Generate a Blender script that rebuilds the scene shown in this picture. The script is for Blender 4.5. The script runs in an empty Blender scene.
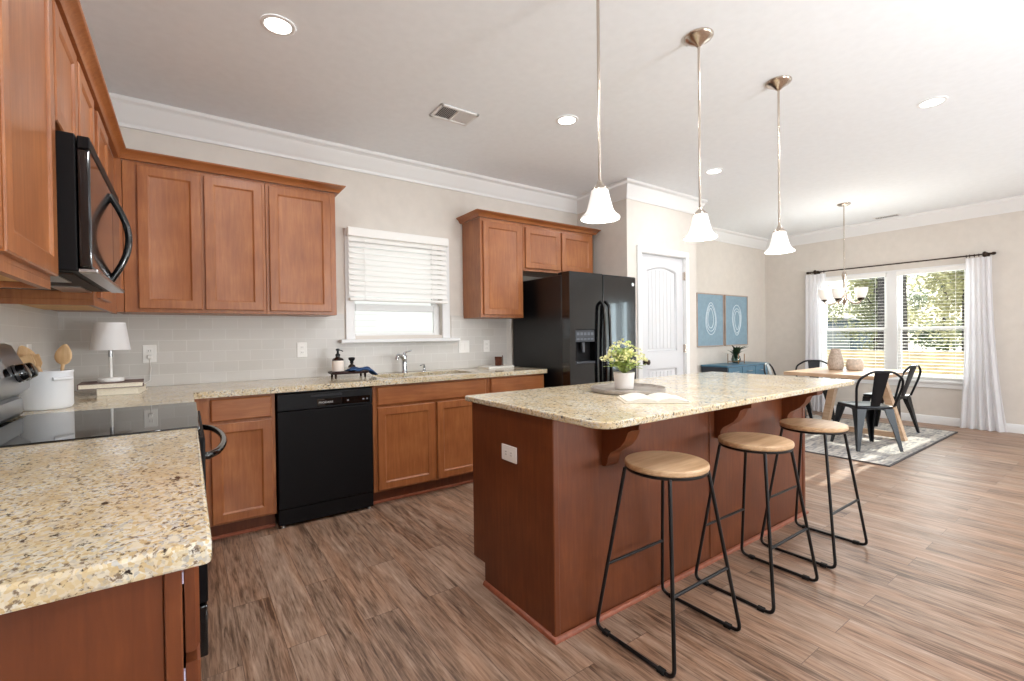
import bpy, bmesh, math, random
from mathutils import Vector, Matrix
random.seed(7)
C = bpy.context.scene.collection
sc = bpy.context.scene
PI = math.pi
def V(*a): return Vector(a)
def lin(r, g, b):
    f = lambda c: (c/255/12.92) if c/255 <= .04045 else ((c/255+.055)/1.055)**2.4
    return (f(r), f(g), f(b), 1)

# ---------------------------------------------------------------- camera
CAM_H = 1.22
cd = bpy.data.cameras.new('camera'); cam = bpy.data.objects.new('camera', cd); C.objects.link(cam)
yaw, pit, rol = [math.radians(a) for a in (-35.22139, 0.615496, -0.726785)]
c, s = math.cos, math.sin
Rz = Matrix(((c(yaw), s(yaw), 0), (-s(yaw), c(yaw), 0), (0, 0, 1)))
Ax = Matrix(((1, 0, 0), (0, 0, -1), (0, 1, 0)))
Rx = Matrix(((1, 0, 0), (0, c(pit), -s(pit)), (0, s(pit), c(pit))))
Rr = Matrix(((c(rol), -s(rol), 0), (s(rol), c(rol), 0), (0, 0, 1)))
R = Rr @ Rx @ Ax @ Rz
right, down, fwd = R[0], R[1], R[2]
M = Matrix((right, -down, -fwd)).transposed().to_4x4()
M.translation = (0, 0, CAM_H)
cam.matrix_world = M
cd.sensor_width = 36; cd.sensor_fit = 'HORIZONTAL'; cd.lens = 460.97/1024*36; cd.clip_start = .02
sc.camera = cam

# ---------------------------------------------------------------- colour management, world, sun, daylight
sc.view_settings.view_transform = 'Standard'; sc.view_settings.look = 'None'
sc.view_settings.gamma = 1; sc.view_settings.use_curve_mapping = False
sc.view_settings.exposure = 0.10
try:
    sc.cycles.use_denoising = True; sc.cycles.max_bounces = 10; sc.cycles.diffuse_bounces = 6
    sc.cycles.transparent_max_bounces = 24; sc.cycles.sample_clamp_indirect = 6
except Exception: pass
w = bpy.data.worlds.new('World'); sc.world = w; w.use_nodes = True
nt = w.node_tree; nt.nodes.clear()
wo = nt.nodes.new('ShaderNodeOutputWorld'); bg = nt.nodes.new('ShaderNodeBackground'); sky = nt.nodes.new('ShaderNodeTexSky')
sky.sky_type = 'NISHITA'; sky.sun_disc = False; sky.sun_elevation = math.radians(26); sky.sun_rotation = math.radians(95)
sky.air_density = 1.0; sky.dust_density = 1.5
bg.inputs['Strength'].default_value = 0.07
bg2 = nt.nodes.new('ShaderNodeBackground'); bg2.inputs[0].default_value = (.97, .985, 1, 1); bg2.inputs['Strength'].default_value = 1.25   # bright thin haze
ads = nt.nodes.new('ShaderNodeAddShader')
nt.links.new(sky.outputs[0], bg.inputs[0]); nt.links.new(bg.outputs[0], ads.inputs[0]); nt.links.new(bg2.outputs[0], ads.inputs[1]); nt.links.new(ads.outputs[0], wo.inputs[0])

def light(name, kind, loc, energy, color=(1, 1, 1), size=None, size_y=None, direction=None, spread=None, parent=None):
    d = bpy.data.lights.new(name, kind); d.energy = energy; d.color = color
    if kind == 'AREA':
        d.shape = 'RECTANGLE' if size_y else 'DISK'; d.size = size
        if size_y: d.size_y = size_y
        if spread: d.spread = spread
    elif kind == 'POINT': d.shadow_soft_size = size or .05
    o = bpy.data.objects.new(name, d); C.objects.link(o); o.location = loc
    if direction is not None: o.rotation_euler = Vector(direction).to_track_quat('-Z', 'Y').to_euler()
    if parent:
        o.parent = parent; o.location = Vector(loc) - parent.location
    return o
sun = light('sun_light', 'SUN', (14, 1.5, 6), 11, (1, .94, .84), direction=(-1, .02, -.5)); sun.data.angle = math.radians(.8)
DAY = (.93, .97, 1.0)
# daylight entering through the unseen windows added at the living room end for fill, the dining window and the sink window (each lamp stands outside its pane)
light('added_daylight_fill', 'AREA', (1.4, -4.75, 1.35), 40, DAY, 2.0, 1.9, (0, 1, .8))
light('added_daylight_fill', 'AREA', (5.2, -4.75, 1.35), 130, DAY, 2.0, 1.9, (0, 1, .8))
light('daylight_dining_window', 'AREA', (8.5, 2.2, 1.5), 42, DAY, 1.7, 1.5, (-1, 0, -.1))
light('daylight_side_window', 'AREA', (8.35, -1.4, 1.2), 110, (.74, .89, 1.0), 1.7, 1.6, (-1, 0, .2))
# unseen fill lamps added behind the viewer to brighten the ceiling
light('added_ceiling_fill', 'AREA', (2.3, -1.5, 1.0), 84, (.93, .965, 1), .5, None, (-.1, .38, 1))
light('added_ceiling_fill', 'AREA', (5.2, -1.4, .9), 24, (.93, .965, 1), .5, None, (.1, .55, 1))
RECESSED = 8; PENDANT = 6; CHANDELIER = 3.5

# ---------------------------------------------------------------- materials
def nodes(name):
    m = bpy.data.materials.new(name); m.use_nodes = True
    n = m.node_tree; b = n.nodes['Principled BSDF']
    return m, n, b
def setp(b, **k):
    for a, v in k.items():
        a = a.replace('_', ' ')
        if a in b.inputs: b.inputs[a].default_value = v
def N(n, t, **k):
    x = n.nodes.new(t)
    for a, v in k.items():
        if a in x.inputs: x.inputs[a].default_value = v
        else: setattr(x, a, v)
    return x
def coords(n, scale=(1, 1, 1), rot=(0, 0, 0), perm=None, rand=False):
    t = n.nodes.new('ShaderNodeTexCoord'); src = t.outputs['Object']
    if perm:
        sp = n.nodes.new('ShaderNodeSeparateXYZ'); cb = n.nodes.new('ShaderNodeCombineXYZ')
        n.links.new(src, sp.inputs[0])
        for i, p in enumerate(perm): n.links.new(sp.outputs[p], cb.inputs[i])
        src = cb.outputs[0]
    if rand:
        oi = n.nodes.new('ShaderNodeObjectInfo'); ml = N(n, 'ShaderNodeMath', operation='MULTIPLY'); ml.inputs[1].default_value = 37
        ad = N(n, 'ShaderNodeVectorMath', operation='ADD')
        n.links.new(oi.outputs['Random'], ml.inputs[0]); n.links.new(src, ad.inputs[0]); n.links.new(ml.outputs[0], ad.inputs[1]); src = ad.outputs[0]
    mp = n.nodes.new('ShaderNodeMapping'); mp.inputs['Scale'].default_value = scale; mp.inputs['Rotation'].default_value = rot
    n.links.new(src, mp.inputs[0])
    return mp.outputs[0]
def ramp(n, fac, stops):
    r = n.nodes.new('ShaderNodeValToRGB'); e = r.color_ramp.elements
    while len(e) < len(stops): e.new(.5)
    for i, (p, col) in enumerate(stops): e[i].position = p; e[i].color = col
    n.links.new(fac, r.inputs[0]); return r.outputs[0]
def mix(n, fac, a, b, mode='MIX'):
    x = n.nodes.new('ShaderNodeMix'); x.data_type = 'RGBA'; x.blend_type = mode
    for sck, v in ((x.inputs[0], fac), (x.inputs[6], a), (x.inputs[7], b)):
        if isinstance(v, (int, float, tuple)): sck.default_value = v
        else: n.links.new(v, sck)
    return x.outputs[2]
def bump(n, b, h, strength=.2, dist=.002):
    x = n.nodes.new('ShaderNodeBump'); x.inputs['Strength'].default_value = strength; x.inputs['Distance'].default_value = dist
    n.links.new(h, x.inputs['Height']); n.links.new(x.outputs[0], b.inputs['Normal'])
def plain(name, col, rough=.5, metal=0, noise=.0, nscale=40, **k):
    m, n, b = nodes(name); setp(b, Base_Color=lin(*col), Roughness=rough, Metallic=metal, **k)
    if noise:
        t = N(n, 'ShaderNodeTexNoise', Scale=nscale, Detail=4.0); n.links.new(coords(n), t.inputs['Vector'])
        d = tuple(max(0, q*(1-noise)) for q in col); l = tuple(min(255, q*(1+noise)) for q in col)
        n.links.new(ramp(n, t.outputs[0], [(.3, lin(*d)), (.7, lin(*l))]), b.inputs['Base Color'])
    return m
def emissive(name, col, strength, base=(255, 255, 255)):
    m, n, b = nodes(name); setp(b, Base_Color=lin(*base), Roughness=.4, Emission_Color=lin(*col), Emission_Strength=strength)
    return m
def wood(name, dark, mid, light_, axis='z', rough=.35, grain=1.0, coat=.25):
    m, n, b = nodes(name)
    sc_ = {'z': (60, 60, 5), 'x': (5, 60, 60), 'y': (60, 5, 60)}[axis]
    v = coords(n, tuple(q*grain for q in sc_), rand=True)
    t = N(n, 'ShaderNodeTexNoise', Scale=1.0, Detail=6.0, Roughness=.6, Distortion=.4); n.links.new(v, t.inputs['Vector'])
    t2 = N(n, 'ShaderNodeTexNoise', Scale=5.0, Detail=3.0); n.links.new(coords(n, rand=True), t2.inputs['Vector'])
    f = N(n, 'ShaderNodeMath', operation='MULTIPLY_ADD'); f.inputs[1].default_value = .55; n.links.new(t.outputs[0], f.inputs[0])
    g = N(n, 'ShaderNodeMath', operation='MULTIPLY'); g.inputs[1].default_value = .45; n.links.new(t2.outputs[0], g.inputs[0]); n.links.new(g.outputs[0], f.inputs[2])
    n.links.new(ramp(n, f.outputs[0], [(.34, lin(*dark)), (.5, lin(*mid)), (.66, lin(*light_))]), b.inputs['Base Color'])
    setp(b, Roughness=rough, Coat_Weight=coat, Coat_Roughness=.25)
    bump(n, b, t.outputs[0], .06, .001)
    return m
def granite():
    m, n, b = nodes('speckled_granite')
    v = coords(n, (1.0, .72, 1.0), (0, 0, .5))
    dn = N(n, 'ShaderNodeTexNoise', Scale=30.0, Detail=3.0); n.links.new(v, dn.inputs['Vector'])
    dv = N(n, 'ShaderNodeVectorMath', operation='MULTIPLY_ADD'); dv.inputs[1].default_value = (.02, .02, .02)
    n.links.new(dn.outputs['Color'], dv.inputs[0]); n.links.new(v, dv.inputs[2])
    vo = N(n, 'ShaderNodeTexVoronoi', Scale=185.0); n.links.new(dv.outputs[0], vo.inputs['Vector'])
    sp = n.nodes.new('ShaderNodeSeparateColor'); n.links.new(vo.outputs['Color'], sp.inputs[0])
    base = ramp(n, sp.outputs[0], [(0, lin(200, 174, 130)), (.25, lin(214, 196, 158)), (.5, lin(222, 212, 186)), (.72, lin(226, 222, 210)), (.9, lin(188, 186, 180))])
    cl = N(n, 'ShaderNodeTexNoise', Scale=9.0, Detail=5.0, Roughness=.65); n.links.new(v, cl.inputs['Vector'])
    base = mix(n, ramp(n, cl.outputs[0], [(.42, (0, 0, 0, 1)), (.64, (.75, .75, .75, 1))]), base, lin(202, 180, 142))
    fl = N(n, 'ShaderNodeTexNoise', Scale=95.0, Detail=4.0, Roughness=.62); n.links.new(dv.outputs[0], fl.inputs['Vector'])
    base = mix(n, ramp(n, fl.outputs[0], [(.555, (0, 0, 0, 1)), (.63, (.85, .85, .85, 1))]), base, lin(112, 90, 70))
    f2 = N(n, 'ShaderNodeTexNoise', Scale=44.0, Detail=5.0, Roughness=.7); n.links.new(coords(n, (1, .8, 1), (.3, 1.2, 2)), f2.inputs['Vector'])
    base = mix(n, ramp(n, f2.outputs[0], [(.61, (0, 0, 0, 1)), (.66, (1, 1, 1, 1))]), base, lin(52, 42, 38))
    f3 = N(n, 'ShaderNodeTexNoise', Scale=26.0, Detail=4.0, Roughness=.7); n.links.new(coords(n, (1, .8, 1), (.9, .2, 1)), f3.inputs['Vector'])
    base = mix(n, ramp(n, f3.outputs[0], [(.6, (0, 0, 0, 1)), (.7, (.8, .8, .8, 1))]), base, lin(168, 160, 150))
    n.links.new(base, b.inputs['Base Color']); setp(b, Roughness=.12, Specular_IOR_Level=.5)
    return m
def floor_mat():
    m, n, b = nodes('vinyl_plank_floor')
    v = coords(n, perm=(1, 0, 2))
    br = N(n, 'ShaderNodeTexBrick', Scale=1.0, offset=.37, offset_frequency=2, squash=1.0)
    for k_, val in (('Mortar Size', .0012), ('Mortar Smooth', .0), ('Bias', 0.0), ('Brick Width', 1.22), ('Row Height', .152)): br.inputs[k_].default_value = val
    br.inputs['Color1'].default_value = (0, 0, 0, 1); br.inputs['Color2'].default_value = (1, 1, 1, 1); br.inputs['Mortar'].default_value = (.5, .5, .5, 1)
    n.links.new(v, br.inputs['Vector'])
    # per-plank shift of the grain
    sh = N(n, 'ShaderNodeVectorMath', operation='MULTIPLY_ADD'); sh.inputs[1].default_value = (7, 7, 7)
    n.links.new(br.outputs['Color'], sh.inputs[0]); n.links.new(v, sh.inputs[2])
    mp = n.nodes.new('ShaderNodeMapping'); mp.inputs['Scale'].default_value = (6, 95, 1); n.links.new(sh.outputs[0], mp.inputs[0])
    g = N(n, 'ShaderNodeTexNoise', Scale=1.0, Detail=7.0, Roughness=.62, Distortion=.8); n.links.new(mp.outputs[0], g.inputs['Vector'])
    mp2 = n.nodes.new('ShaderNodeMapping'); mp2.inputs['Scale'].default_value = (2.2, 16, 1); n.links.new(sh.outputs[0], mp2.inputs[0])
    g2 = N(n, 'ShaderNodeTexNoise', Scale=1.0, Detail=3.0, Distortion=1.2); n.links.new(mp2.outputs[0], g2.inputs['Vector'])
    a = N(n, 'ShaderNodeMath', operation='MULTIPLY_ADD'); a.inputs[1].default_value = .55; n.links.new(g.outputs[0], a.inputs[0])
    a2 = N(n, 'ShaderNodeMath', operation='MULTIPLY_ADD'); a2.inputs[1].default_value = .38; n.links.new(g2.outputs[0], a2.inputs[0])
    a3 = N(n, 'ShaderNodeMath', operation='MULTIPLY'); a3.inputs[1].default_value = .09; n.links.new(br.outputs['Color'], a3.inputs[0])
    n.links.new(a3.outputs[0], a2.inputs[2]); n.links.new(a2.outputs[0], a.inputs[2])
    col = ramp(n, a.outputs[0], [(.38, lin(92, 70, 56)), (.48, lin(143, 117, 98)), (.57, lin(166, 140, 121)), (.69, lin(190, 167, 148))])
    hv = N(n, 'ShaderNodeTexNoise', Scale=1.0, Detail=2.0); mp3 = n.nodes.new('ShaderNodeMapping'); mp3.inputs['Scale'].default_value = (1.2, 9, 1)
    n.links.new(sh.outputs[0], mp3.inputs[0]); n.links.new(mp3.outputs[0], hv.inputs['Vector'])
    col = mix(n, ramp(n, hv.outputs[0], [(.42, (0, 0, 0, 1)), (.62, (.4, .4, .4, 1))]), col, mix(n, 1.0, col, lin(255, 218, 184), 'MULTIPLY'))
    col = mix(n, br.outputs['Fac'], col, lin(104, 82, 70))
    n.links.new(col, b.inputs['Base Color']); setp(b, Roughness=.4, Specular_IOR_Level=.45)
    bump(n, b, g.outputs[0], .08, .001)
    return m
def tile(name, perm):
    m, n, b = nodes(name)
    v = coords(n, perm=perm)
    br = N(n, 'ShaderNodeTexBrick', Scale=1.0, offset=.5)
    for k_, val in (('Mortar Size', .0022), ('Mortar Smooth', .2), ('Bias', 0.0), ('Brick Width', .152), ('Row Height', .076)): br.inputs[k_].default_value = val
    br.inputs['Color1'].default_value = lin(200, 196, 190); br.inputs['Color2'].default_value = lin(206, 202, 197); br.inputs['Mortar'].default_value = lin(213, 210, 205)
    n.links.new(v, br.inputs['Vector']); n.links.new(br.outputs['Color'], b.inputs['Base Color'])
    setp(b, Roughness=.34)
    inv = N(n, 'ShaderNodeMath', operation='SUBTRACT'); inv.inputs[0].default_value = 1.0; n.links.new(br.outputs['Fac'], inv.inputs[1])
    bump(n, b, inv.outputs[0], .15, .001)
    return m
def thin_glass(name, tint=(255, 255, 255), amount=.12):
    m = bpy.data.materials.new(name); m.use_nodes = True; n = m.node_tree; n.nodes.clear()
    o = n.nodes.new('ShaderNodeOutputMaterial'); t = n.nodes.new('ShaderNodeBsdfTransparent'); g = n.nodes.new('ShaderNodeBsdfGlossy'); mx = n.nodes.new('ShaderNodeMixShader')
    t.inputs[0].default_value = lin(*tint); g.inputs['Roughness'].default_value = .02
    lw = n.nodes.new('ShaderNodeLayerWeight'); lw.inputs['Blend'].default_value = amount
    n.links.new(lw.outputs['Fresnel'], mx.inputs[0]); n.links.new(t.outputs[0], mx.inputs[1]); n.links.new(g.outputs[0], mx.inputs[2]); n.links.new(mx.outputs[0], o.inputs[0])
    return m
def sheer(name, col, transp, transl):
    m = bpy.data.materials.new(name); m.use_nodes = True; n = m.node_tree; n.nodes.clear()
    o = n.nodes.new('ShaderNodeOutputMaterial'); d = n.nodes.new('ShaderNodeBsdfDiffuse'); tl = n.nodes.new('ShaderNodeBsdfTranslucent'); tp = n.nodes.new('ShaderNodeBsdfTransparent')
    d.inputs[0].default_value = lin(*col); tl.inputs[0].default_value = lin(*col)
    m1 = n.nodes.new('ShaderNodeMixShader'); m1.inputs[0].default_value = transl; n.links.new(d.outputs[0], m1.inputs[1]); n.links.new(tl.outputs[0], m1.inputs[2])
    m2 = n.nodes.new('ShaderNodeMixShader'); m2.inputs[0].default_value = transp; n.links.new(m1.outputs[0], m2.inputs[1]); n.links.new(tp.outputs[0], m2.inputs[2])
    n.links.new(m2.outputs[0], o.inputs[0]); return m
def siding(name, col, perm, row=.12):
    m, n, b = nodes(name); v = coords(n, perm=perm)
    wv = N(n, 'ShaderNodeTexWave', wave_type='BANDS', bands_direction='Y', wave_profile='SAW', Scale=1/row/6.2832*PI, Distortion=0.0)
    n.links.new(v, wv.inputs['Vector'])
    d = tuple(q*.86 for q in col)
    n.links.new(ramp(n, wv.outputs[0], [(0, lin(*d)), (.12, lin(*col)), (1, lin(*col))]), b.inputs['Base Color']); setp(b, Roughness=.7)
    return m

WOOD = wood('cherry_stained_maple', (136, 78, 40), (153, 92, 50), (170, 108, 62), 'z', .38)
WOODX = wood('cherry_stained_maple_crosswise', (136, 78, 40), (153, 92, 50), (170, 108, 62), 'x', .38)
WOODY = wood('cherry_stained_maple_lengthwise', (136, 78, 40), (153, 92, 50), (170, 108, 62), 'y', .38)
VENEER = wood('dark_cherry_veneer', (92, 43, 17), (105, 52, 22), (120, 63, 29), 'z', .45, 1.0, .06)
SHOE = plain('reddish_shoe_moulding', (150, 84, 60), .4, noise=.08)
RAWPLY = plain('raw_birch_plywood', (214, 172, 116), .6, noise=.06)
DARKGAP = plain('dark_cabinet_interior', (52, 34, 24), .7)
GRANITE = granite(); FLOOR = floor_mat()
TILE_B = tile('grey_subway_tile', (0, 2, 1)); TILE_L = tile('grey_subway_tile_side', (1, 2, 0))
WALL = plain('greige_wall_paint', (214, 207, 199), .75, noise=.012, nscale=12)
CEIL = plain('white_ceiling_paint', (238, 242, 246), .8, noise=.008, nscale=20)
WHITE = plain('white_trim_paint', (230, 230, 230), .38)
DOORWHITE = plain('white_door_paint', (216, 217, 220), .4)
PLASTIC = plain('white_plastic', (240, 238, 234), .35)
SLOT = plain('outlet_slot', (120, 116, 112), .5)
BLACK = plain('black_gloss_enamel', (10, 10, 12), .12, Coat_Weight=.4)
BLACKDW = plain('black_appliance_panel', (13, 11, 13), .5, Specular_IOR_Level=.18)
BLACKTEX = plain('black_textured_steel', (12, 13, 16), .3)
m, n, b = nodes('black_pebbled_steel'); setp(b, Base_Color=lin(11, 12, 15), Roughness=.3)
t = N(n, 'ShaderNodeTexNoise', Scale=260.0, Detail=2.0); n.links.new(coords(n), t.inputs['Vector']); bump(n, b, t.outputs[0], .35, .002); BLACKTEX = m
BLACKGLASS = plain('black_ceramic_glass', (10, 11, 12), .04, Specular_IOR_Level=.8)
GREYDISP = plain('charcoal_plastic', (52, 54, 60), .35)
STEEL = plain('brushed_stainless', (178, 178, 180), .28, 1)
CHROME = plain('polished_chrome', (205, 207, 210), .08, 1)
NICKEL = plain('brushed_nickel', (196, 184, 172), .22, 1)
BRONZE = plain('dark_bronze', (62, 50, 42), .4, .8)
BLACKMETAL = plain('black_powder_coat', (22, 22, 24), .38, .3)
GUNMETAL = plain('gunmetal_chair_paint', (14, 18, 25), .33, .3)
RUBBER = plain('black_rubber', (14, 14, 14), .8)
SEATWOOD = wood('light_elm_seat', (172, 134, 98), (196, 160, 122), (214, 182, 146), 'x', .42, .8, .1)
TABLEWOOD = wood('pale_oak_table', (176, 142, 112), (198, 166, 136), (214, 186, 158), 'y', .4, .8, .15)
SPOONWOOD = wood('pale_beech', (206, 164, 116), (222, 184, 138), (232, 200, 160), 'z', .5, 1.5, 0)
CERAMIC = plain('white_ceramic', (232, 234, 238), .3)
MATTEWHITE = plain('matte_white_pottery', (236, 230, 226), .6)
LAMPWHITE = plain('white_lamp_metal', (236, 234, 230), .4)
SHADEFAB = sheer('white_lampshade_fabric', (238, 236, 236), 0.0, .25)
BROWNCOVER = plain('mauve_brown_book_cover', (112, 88, 82), .6)
CREAMCOVER = plain('cream_book_cover', (222, 214, 196), .6)
PAGES = plain('book_pages', (236, 228, 210), .8, noise=.05, nscale=300)
GREENLINE = plain('pale_green_book_edge', (176, 196, 178), .6)
NAVY = plain('navy_towel', (40, 70, 112), .9, noise=.15, nscale=60)
PLUM = plain('dark_plum_tray', (52, 28, 34), .4)
LABELCREAM = plain('cream_bottle_label', (236, 224, 214), .6)
BROWNGLASS = plain('brown_bottle_glass', (40, 24, 18), .1)
MARBLE = plain('white_marble', (234, 232, 226), .25, noise=.05, nscale=14)
AMBER, n, b = nodes('amber_glass'); setp(b, Base_Color=lin(120, 72, 54), Roughness=.08, Transmission_Weight=.55, IOR=1.3)
GLASS = thin_glass('window_glass', (250, 253, 252), .1)
CLEARGLASS = thin_glass('clear_vase_glass', (226, 238, 236), .25)
LINEN = plain('white_linen_paper', (214, 208, 198), .8)
TRAYGREY = wood('weathered_grey_wood', (112, 104, 98), (146, 138, 130), (176, 168, 160), 'x', .5, .7, 0)
LEAFY = plain('fresh_green_leaf', (156, 172, 92), .55, noise=.25, nscale=30)
LEAFBUD = plain('pale_yellow_blossom', (232, 230, 176), .6, noise=.1, nscale=60)
LEAFDARK = plain('dark_green_leaf', (38, 58, 34), .5, noise=.25, nscale=30)
SOIL = plain('potting_soil', (60, 46, 36), .9)
CONSOLEBLUE = plain('teal_blue_paint', (62, 112, 140), .4)
CONSOLEDARK = plain('charcoal_blue_side', (40, 48, 60), .4)  # console body and legs, darker than its top and drawers
ARTBLUE = plain('dusty_blue_print', (130, 156, 172), .7, noise=.03, nscale=20)
ARTWHITE = plain('white_ink_line', (226, 236, 242), .7)
ARTFRAME = wood('taupe_wood_frame', (150, 130, 116), (170, 150, 136), (186, 168, 154), 'z', .5, 1, 0)
VASE1 = plain('speckled_stoneware', (176, 160, 146), .5, noise=.12, nscale=50)
VASE2 = plain('pale_stoneware', (206, 190, 174), .5, noise=.08, nscale=40)
PEND = emissive('frosted_pendant_glass', (255, 246, 234), .42, (226, 226, 226))
BOWL = emissive('frosted_chandelier_glass', (255, 240, 218), .35, (226, 226, 226))
LEDM = emissive('recessed_led_lens', (255, 250, 242), 9)
CURT = sheer('sheer_white_voile', (250, 250, 252), .14, .5)
BLINDM = plain('white_blind_slat', (240, 239, 236), .5)
FENCE = plain('weathered_tan_boards', (226, 200, 164), .85, noise=.12, nscale=4)
SHEDBLUE = siding('blue_grey_lap_siding', (116, 132, 156), (1, 2, 0), .2)
HOUSEWHITE = siding('white_lap_siding', (244, 242, 240), (0, 2, 1), .16)
GRASSM = plain('dry_lawn', (150, 150, 96), .95, noise=.25, nscale=3)
BARK = plain('dark_bark', (72, 68, 70), .9, noise=.3, nscale=12)
LEAVES = [sheer('leaf_olive', (170, 174, 146), 0, .45), sheer('leaf_yellow_green', (198, 196, 164), 0, .45), sheer('leaf_deep_green', (138, 148, 130), 0, .45)]
m, n, b = nodes('grey_striped_rug')
wv = N(n, 'ShaderNodeTexWave', wave_type='BANDS', bands_direction='Y', Scale=2.2, Distortion=3.0, Detail=3.0); n.links.new(coords(n, (1, 1, 1)), wv.inputs['Vector'])
nz = N(n, 'ShaderNodeTexNoise', Scale=9.0, Detail=6.0); n.links.new(coords(n, (1, 5, 1)), nz.inputs['Vector'])
cc = ramp(n, nz.outputs[0], [(.35, lin(128, 128, 132)), (.5, lin(166, 162, 158)), (.62, lin(196, 190, 182))])
cc = mix(n, ramp(n, wv.outputs[0], [(.6, (0, 0, 0, 1)), (.8, (.5, .5, .5, 1))]), cc, lin(206, 200, 192))
n.links.new(cc, b.inputs['Base Color']); setp(b, Roughness=.95); RUG = m
RUGEDGE = plain('dark_rug_binding', (88, 84, 84), .95)

# ---------------------------------------------------------------- mesh helpers
class MB:
    def __init__(s): s.bm = bmesh.new(); s.hard = False
    def box(s, x0, x1, y0, y1, z0, z1, b=0, seg=1):
        s.hard = True
        x0, x1 = min(x0, x1), max(x0, x1); y0, y1 = min(y0, y1), max(y0, y1); z0, z1 = min(z0, z1), max(z0, z1)
        m = Matrix.Translation(((x0+x1)/2, (y0+y1)/2, (z0+z1)/2)) @ Matrix.Diagonal((x1-x0, y1-y0, z1-z0, 1))
        r = bmesh.ops.create_cube(s.bm, size=1, matrix=m)
        if b:
            es = list({e for v in r['verts'] for e in v.link_edges})
            bmesh.ops.bevel(s.bm, geom=es, offset=min(b, .45*min(x1-x0, y1-y0, z1-z0)), segments=seg, affect='EDGES', profile=.5)
        return s
    def quad(s, *p):
        s.bm.faces.new([s.bm.verts.new(q) for q in p]); return s
    def prism(s, poly, axis, a0, a1):
        i = 'xyz'.index(axis)
        def mk(u, v, a):
            p = [u, v]; p.insert(i, a); return Vector(p)
        A = [s.bm.verts.new(mk(u, v, a0)) for u, v in poly]; B = [s.bm.verts.new(mk(u, v, a1)) for u, v in poly]
        k = len(poly)
        for j in range(k): s.bm.faces.new((A[j], A[(j+1) % k], B[(j+1) % k], B[j]))
        s.bm.faces.new(A[::-1]); s.bm.faces.new(B); return s
    def loft(s, rings, cap0=True, cap1=True, closed=True):
        L = [[s.bm.verts.new(p) for p in r] for r in rings]; k = len(L[0])
        for a, b in zip(L, L[1:]):
            for j in range(k if closed else k-1): s.bm.faces.new((a[j], a[(j+1) % k], b[(j+1) % k], b[j]))
        if cap0: s.bm.faces.new(L[0][::-1])
        if cap1: s.bm.faces.new(L[-1])
        return s
    def lathe(s, prof, c=(0, 0, 0), seg=24, sx=1, sy=1, cap0=True, cap1=True):
        rings = [[Vector((c[0]+r*sx*math.cos(2*PI*j/seg), c[1]+r*sy*math.sin(2*PI*j/seg), c[2]+z)) for j in range(seg)] for r, z in prof]
        return s.loft(rings, cap0, cap1)
    def tube(s, pts, r, seg=8, closed=False, flat=None):
        P = [Vector(p) for p in pts]; n_ = len(P)
        rr = r if isinstance(r, (list, tuple)) else [r]*n_
        T = []
        for i in range(n_):
            a = P[i-1] if (i > 0 or closed) else P[i]; b = P[(i+1) % n_] if (i < n_-1 or closed) else P[i]
            T.append((b-a).normalized())
        up = Vector((0, 0, 1)) if abs(T[0].z) < .9 else Vector((1, 0, 0))
        nrm = T[0].cross(up).normalized(); rings = []
        for i in range(n_):
            nrm = (nrm - T[i]*nrm.dot(T[i])).normalized(); bi = T[i].cross(nrm)
            fy = flat if flat else 1
            rings.append([P[i] + (nrm*math.cos(2*PI*j/seg) + bi*math.sin(2*PI*j/seg)*fy)*rr[i] for j in range(seg)])
        if closed:
            L = [[s.bm.verts.new(p) for p in r] for r in rings]
            for a, b in zip(L, L[1:]+L[:1]):
                for j in range(seg): s.bm.faces.new((a[j], a[(j+1) % seg], b[(j+1) % seg], b[j]))
            return s
        return s.loft(rings)
    def front(s, O, U, Wn, w, h, t=.019, kind='door', rail=.055):
        """cabinet front: O lower corner on the back plane, U horizontal, Wn outward"""
        s.hard = True; O, U, Wn = Vector(O), Vector(U), Vector(Wn); Z = Vector((0, 0, 1))
        if kind == 'door': prof = [(0, 0), (0, t-.004), (.004, t), (rail-.004, t), (rail, t-.002), (rail+.006, t-.008), (rail+.012, t-.0095)]
        else: prof = [(0, 0), (0, t-.006), (.008, t)]
        rings = [[O+U*i_+Z*i_+Wn*d, O+U*(w-i_)+Z*i_+Wn*d, O+U*(w-i_)+Z*(h-i_)+Wn*d, O+U*i_+Z*(h-i_)+Wn*d] for i_, d in prof]
        return s.loft(rings)
    def build(s, name, mat, parent=None, smooth=True, ang=None):
        bm = s.bm
        if ang is None: ang = 22 if s.hard else 60
        if parent is not None:
            r = parent
            while r.parent: r = r.parent
            bmesh.ops.translate(bm, verts=bm.verts, vec=-r.location)
        bmesh.ops.recalc_face_normals(bm, faces=bm.faces)
        me = bpy.data.meshes.new(name); bm.to_mesh(me); bm.free(); me.materials.append(mat)
        if smooth:
            for p in me.polygons: p.use_smooth = True
            me.set_sharp_from_angle(angle=math.radians(ang))
        o = bpy.data.objects.new(name, me); C.objects.link(o)
        if parent is not None: o.parent = parent
        return o
def arc(c_, a, b_, r, n_=8):
    return [(c_[0]+r*math.cos(a+(b_-a)*i/n_), c_[1]+r*math.sin(a+(b_-a)*i/n_)) for i in range(n_+1)]
def fillet(pts, r, n_=5):
    P = [Vector(p) for p in pts]; out = [P[0]]
    for a, b, c_ in zip(P, P[1:], P[2:]):
        u = (a-b); v = (c_-b); d = min(r, u.length*.45, v.length*.45); u.normalize(); v.normalize()
        p0, p1 = b+u*d, b+v*d
        for i in range(n_+1):
            t_ = i/n_; out.append(p0*(1-t_)**2 + b*2*t_*(1-t_) + p1*t_*t_)
    out.append(P[-1]); return out
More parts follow.
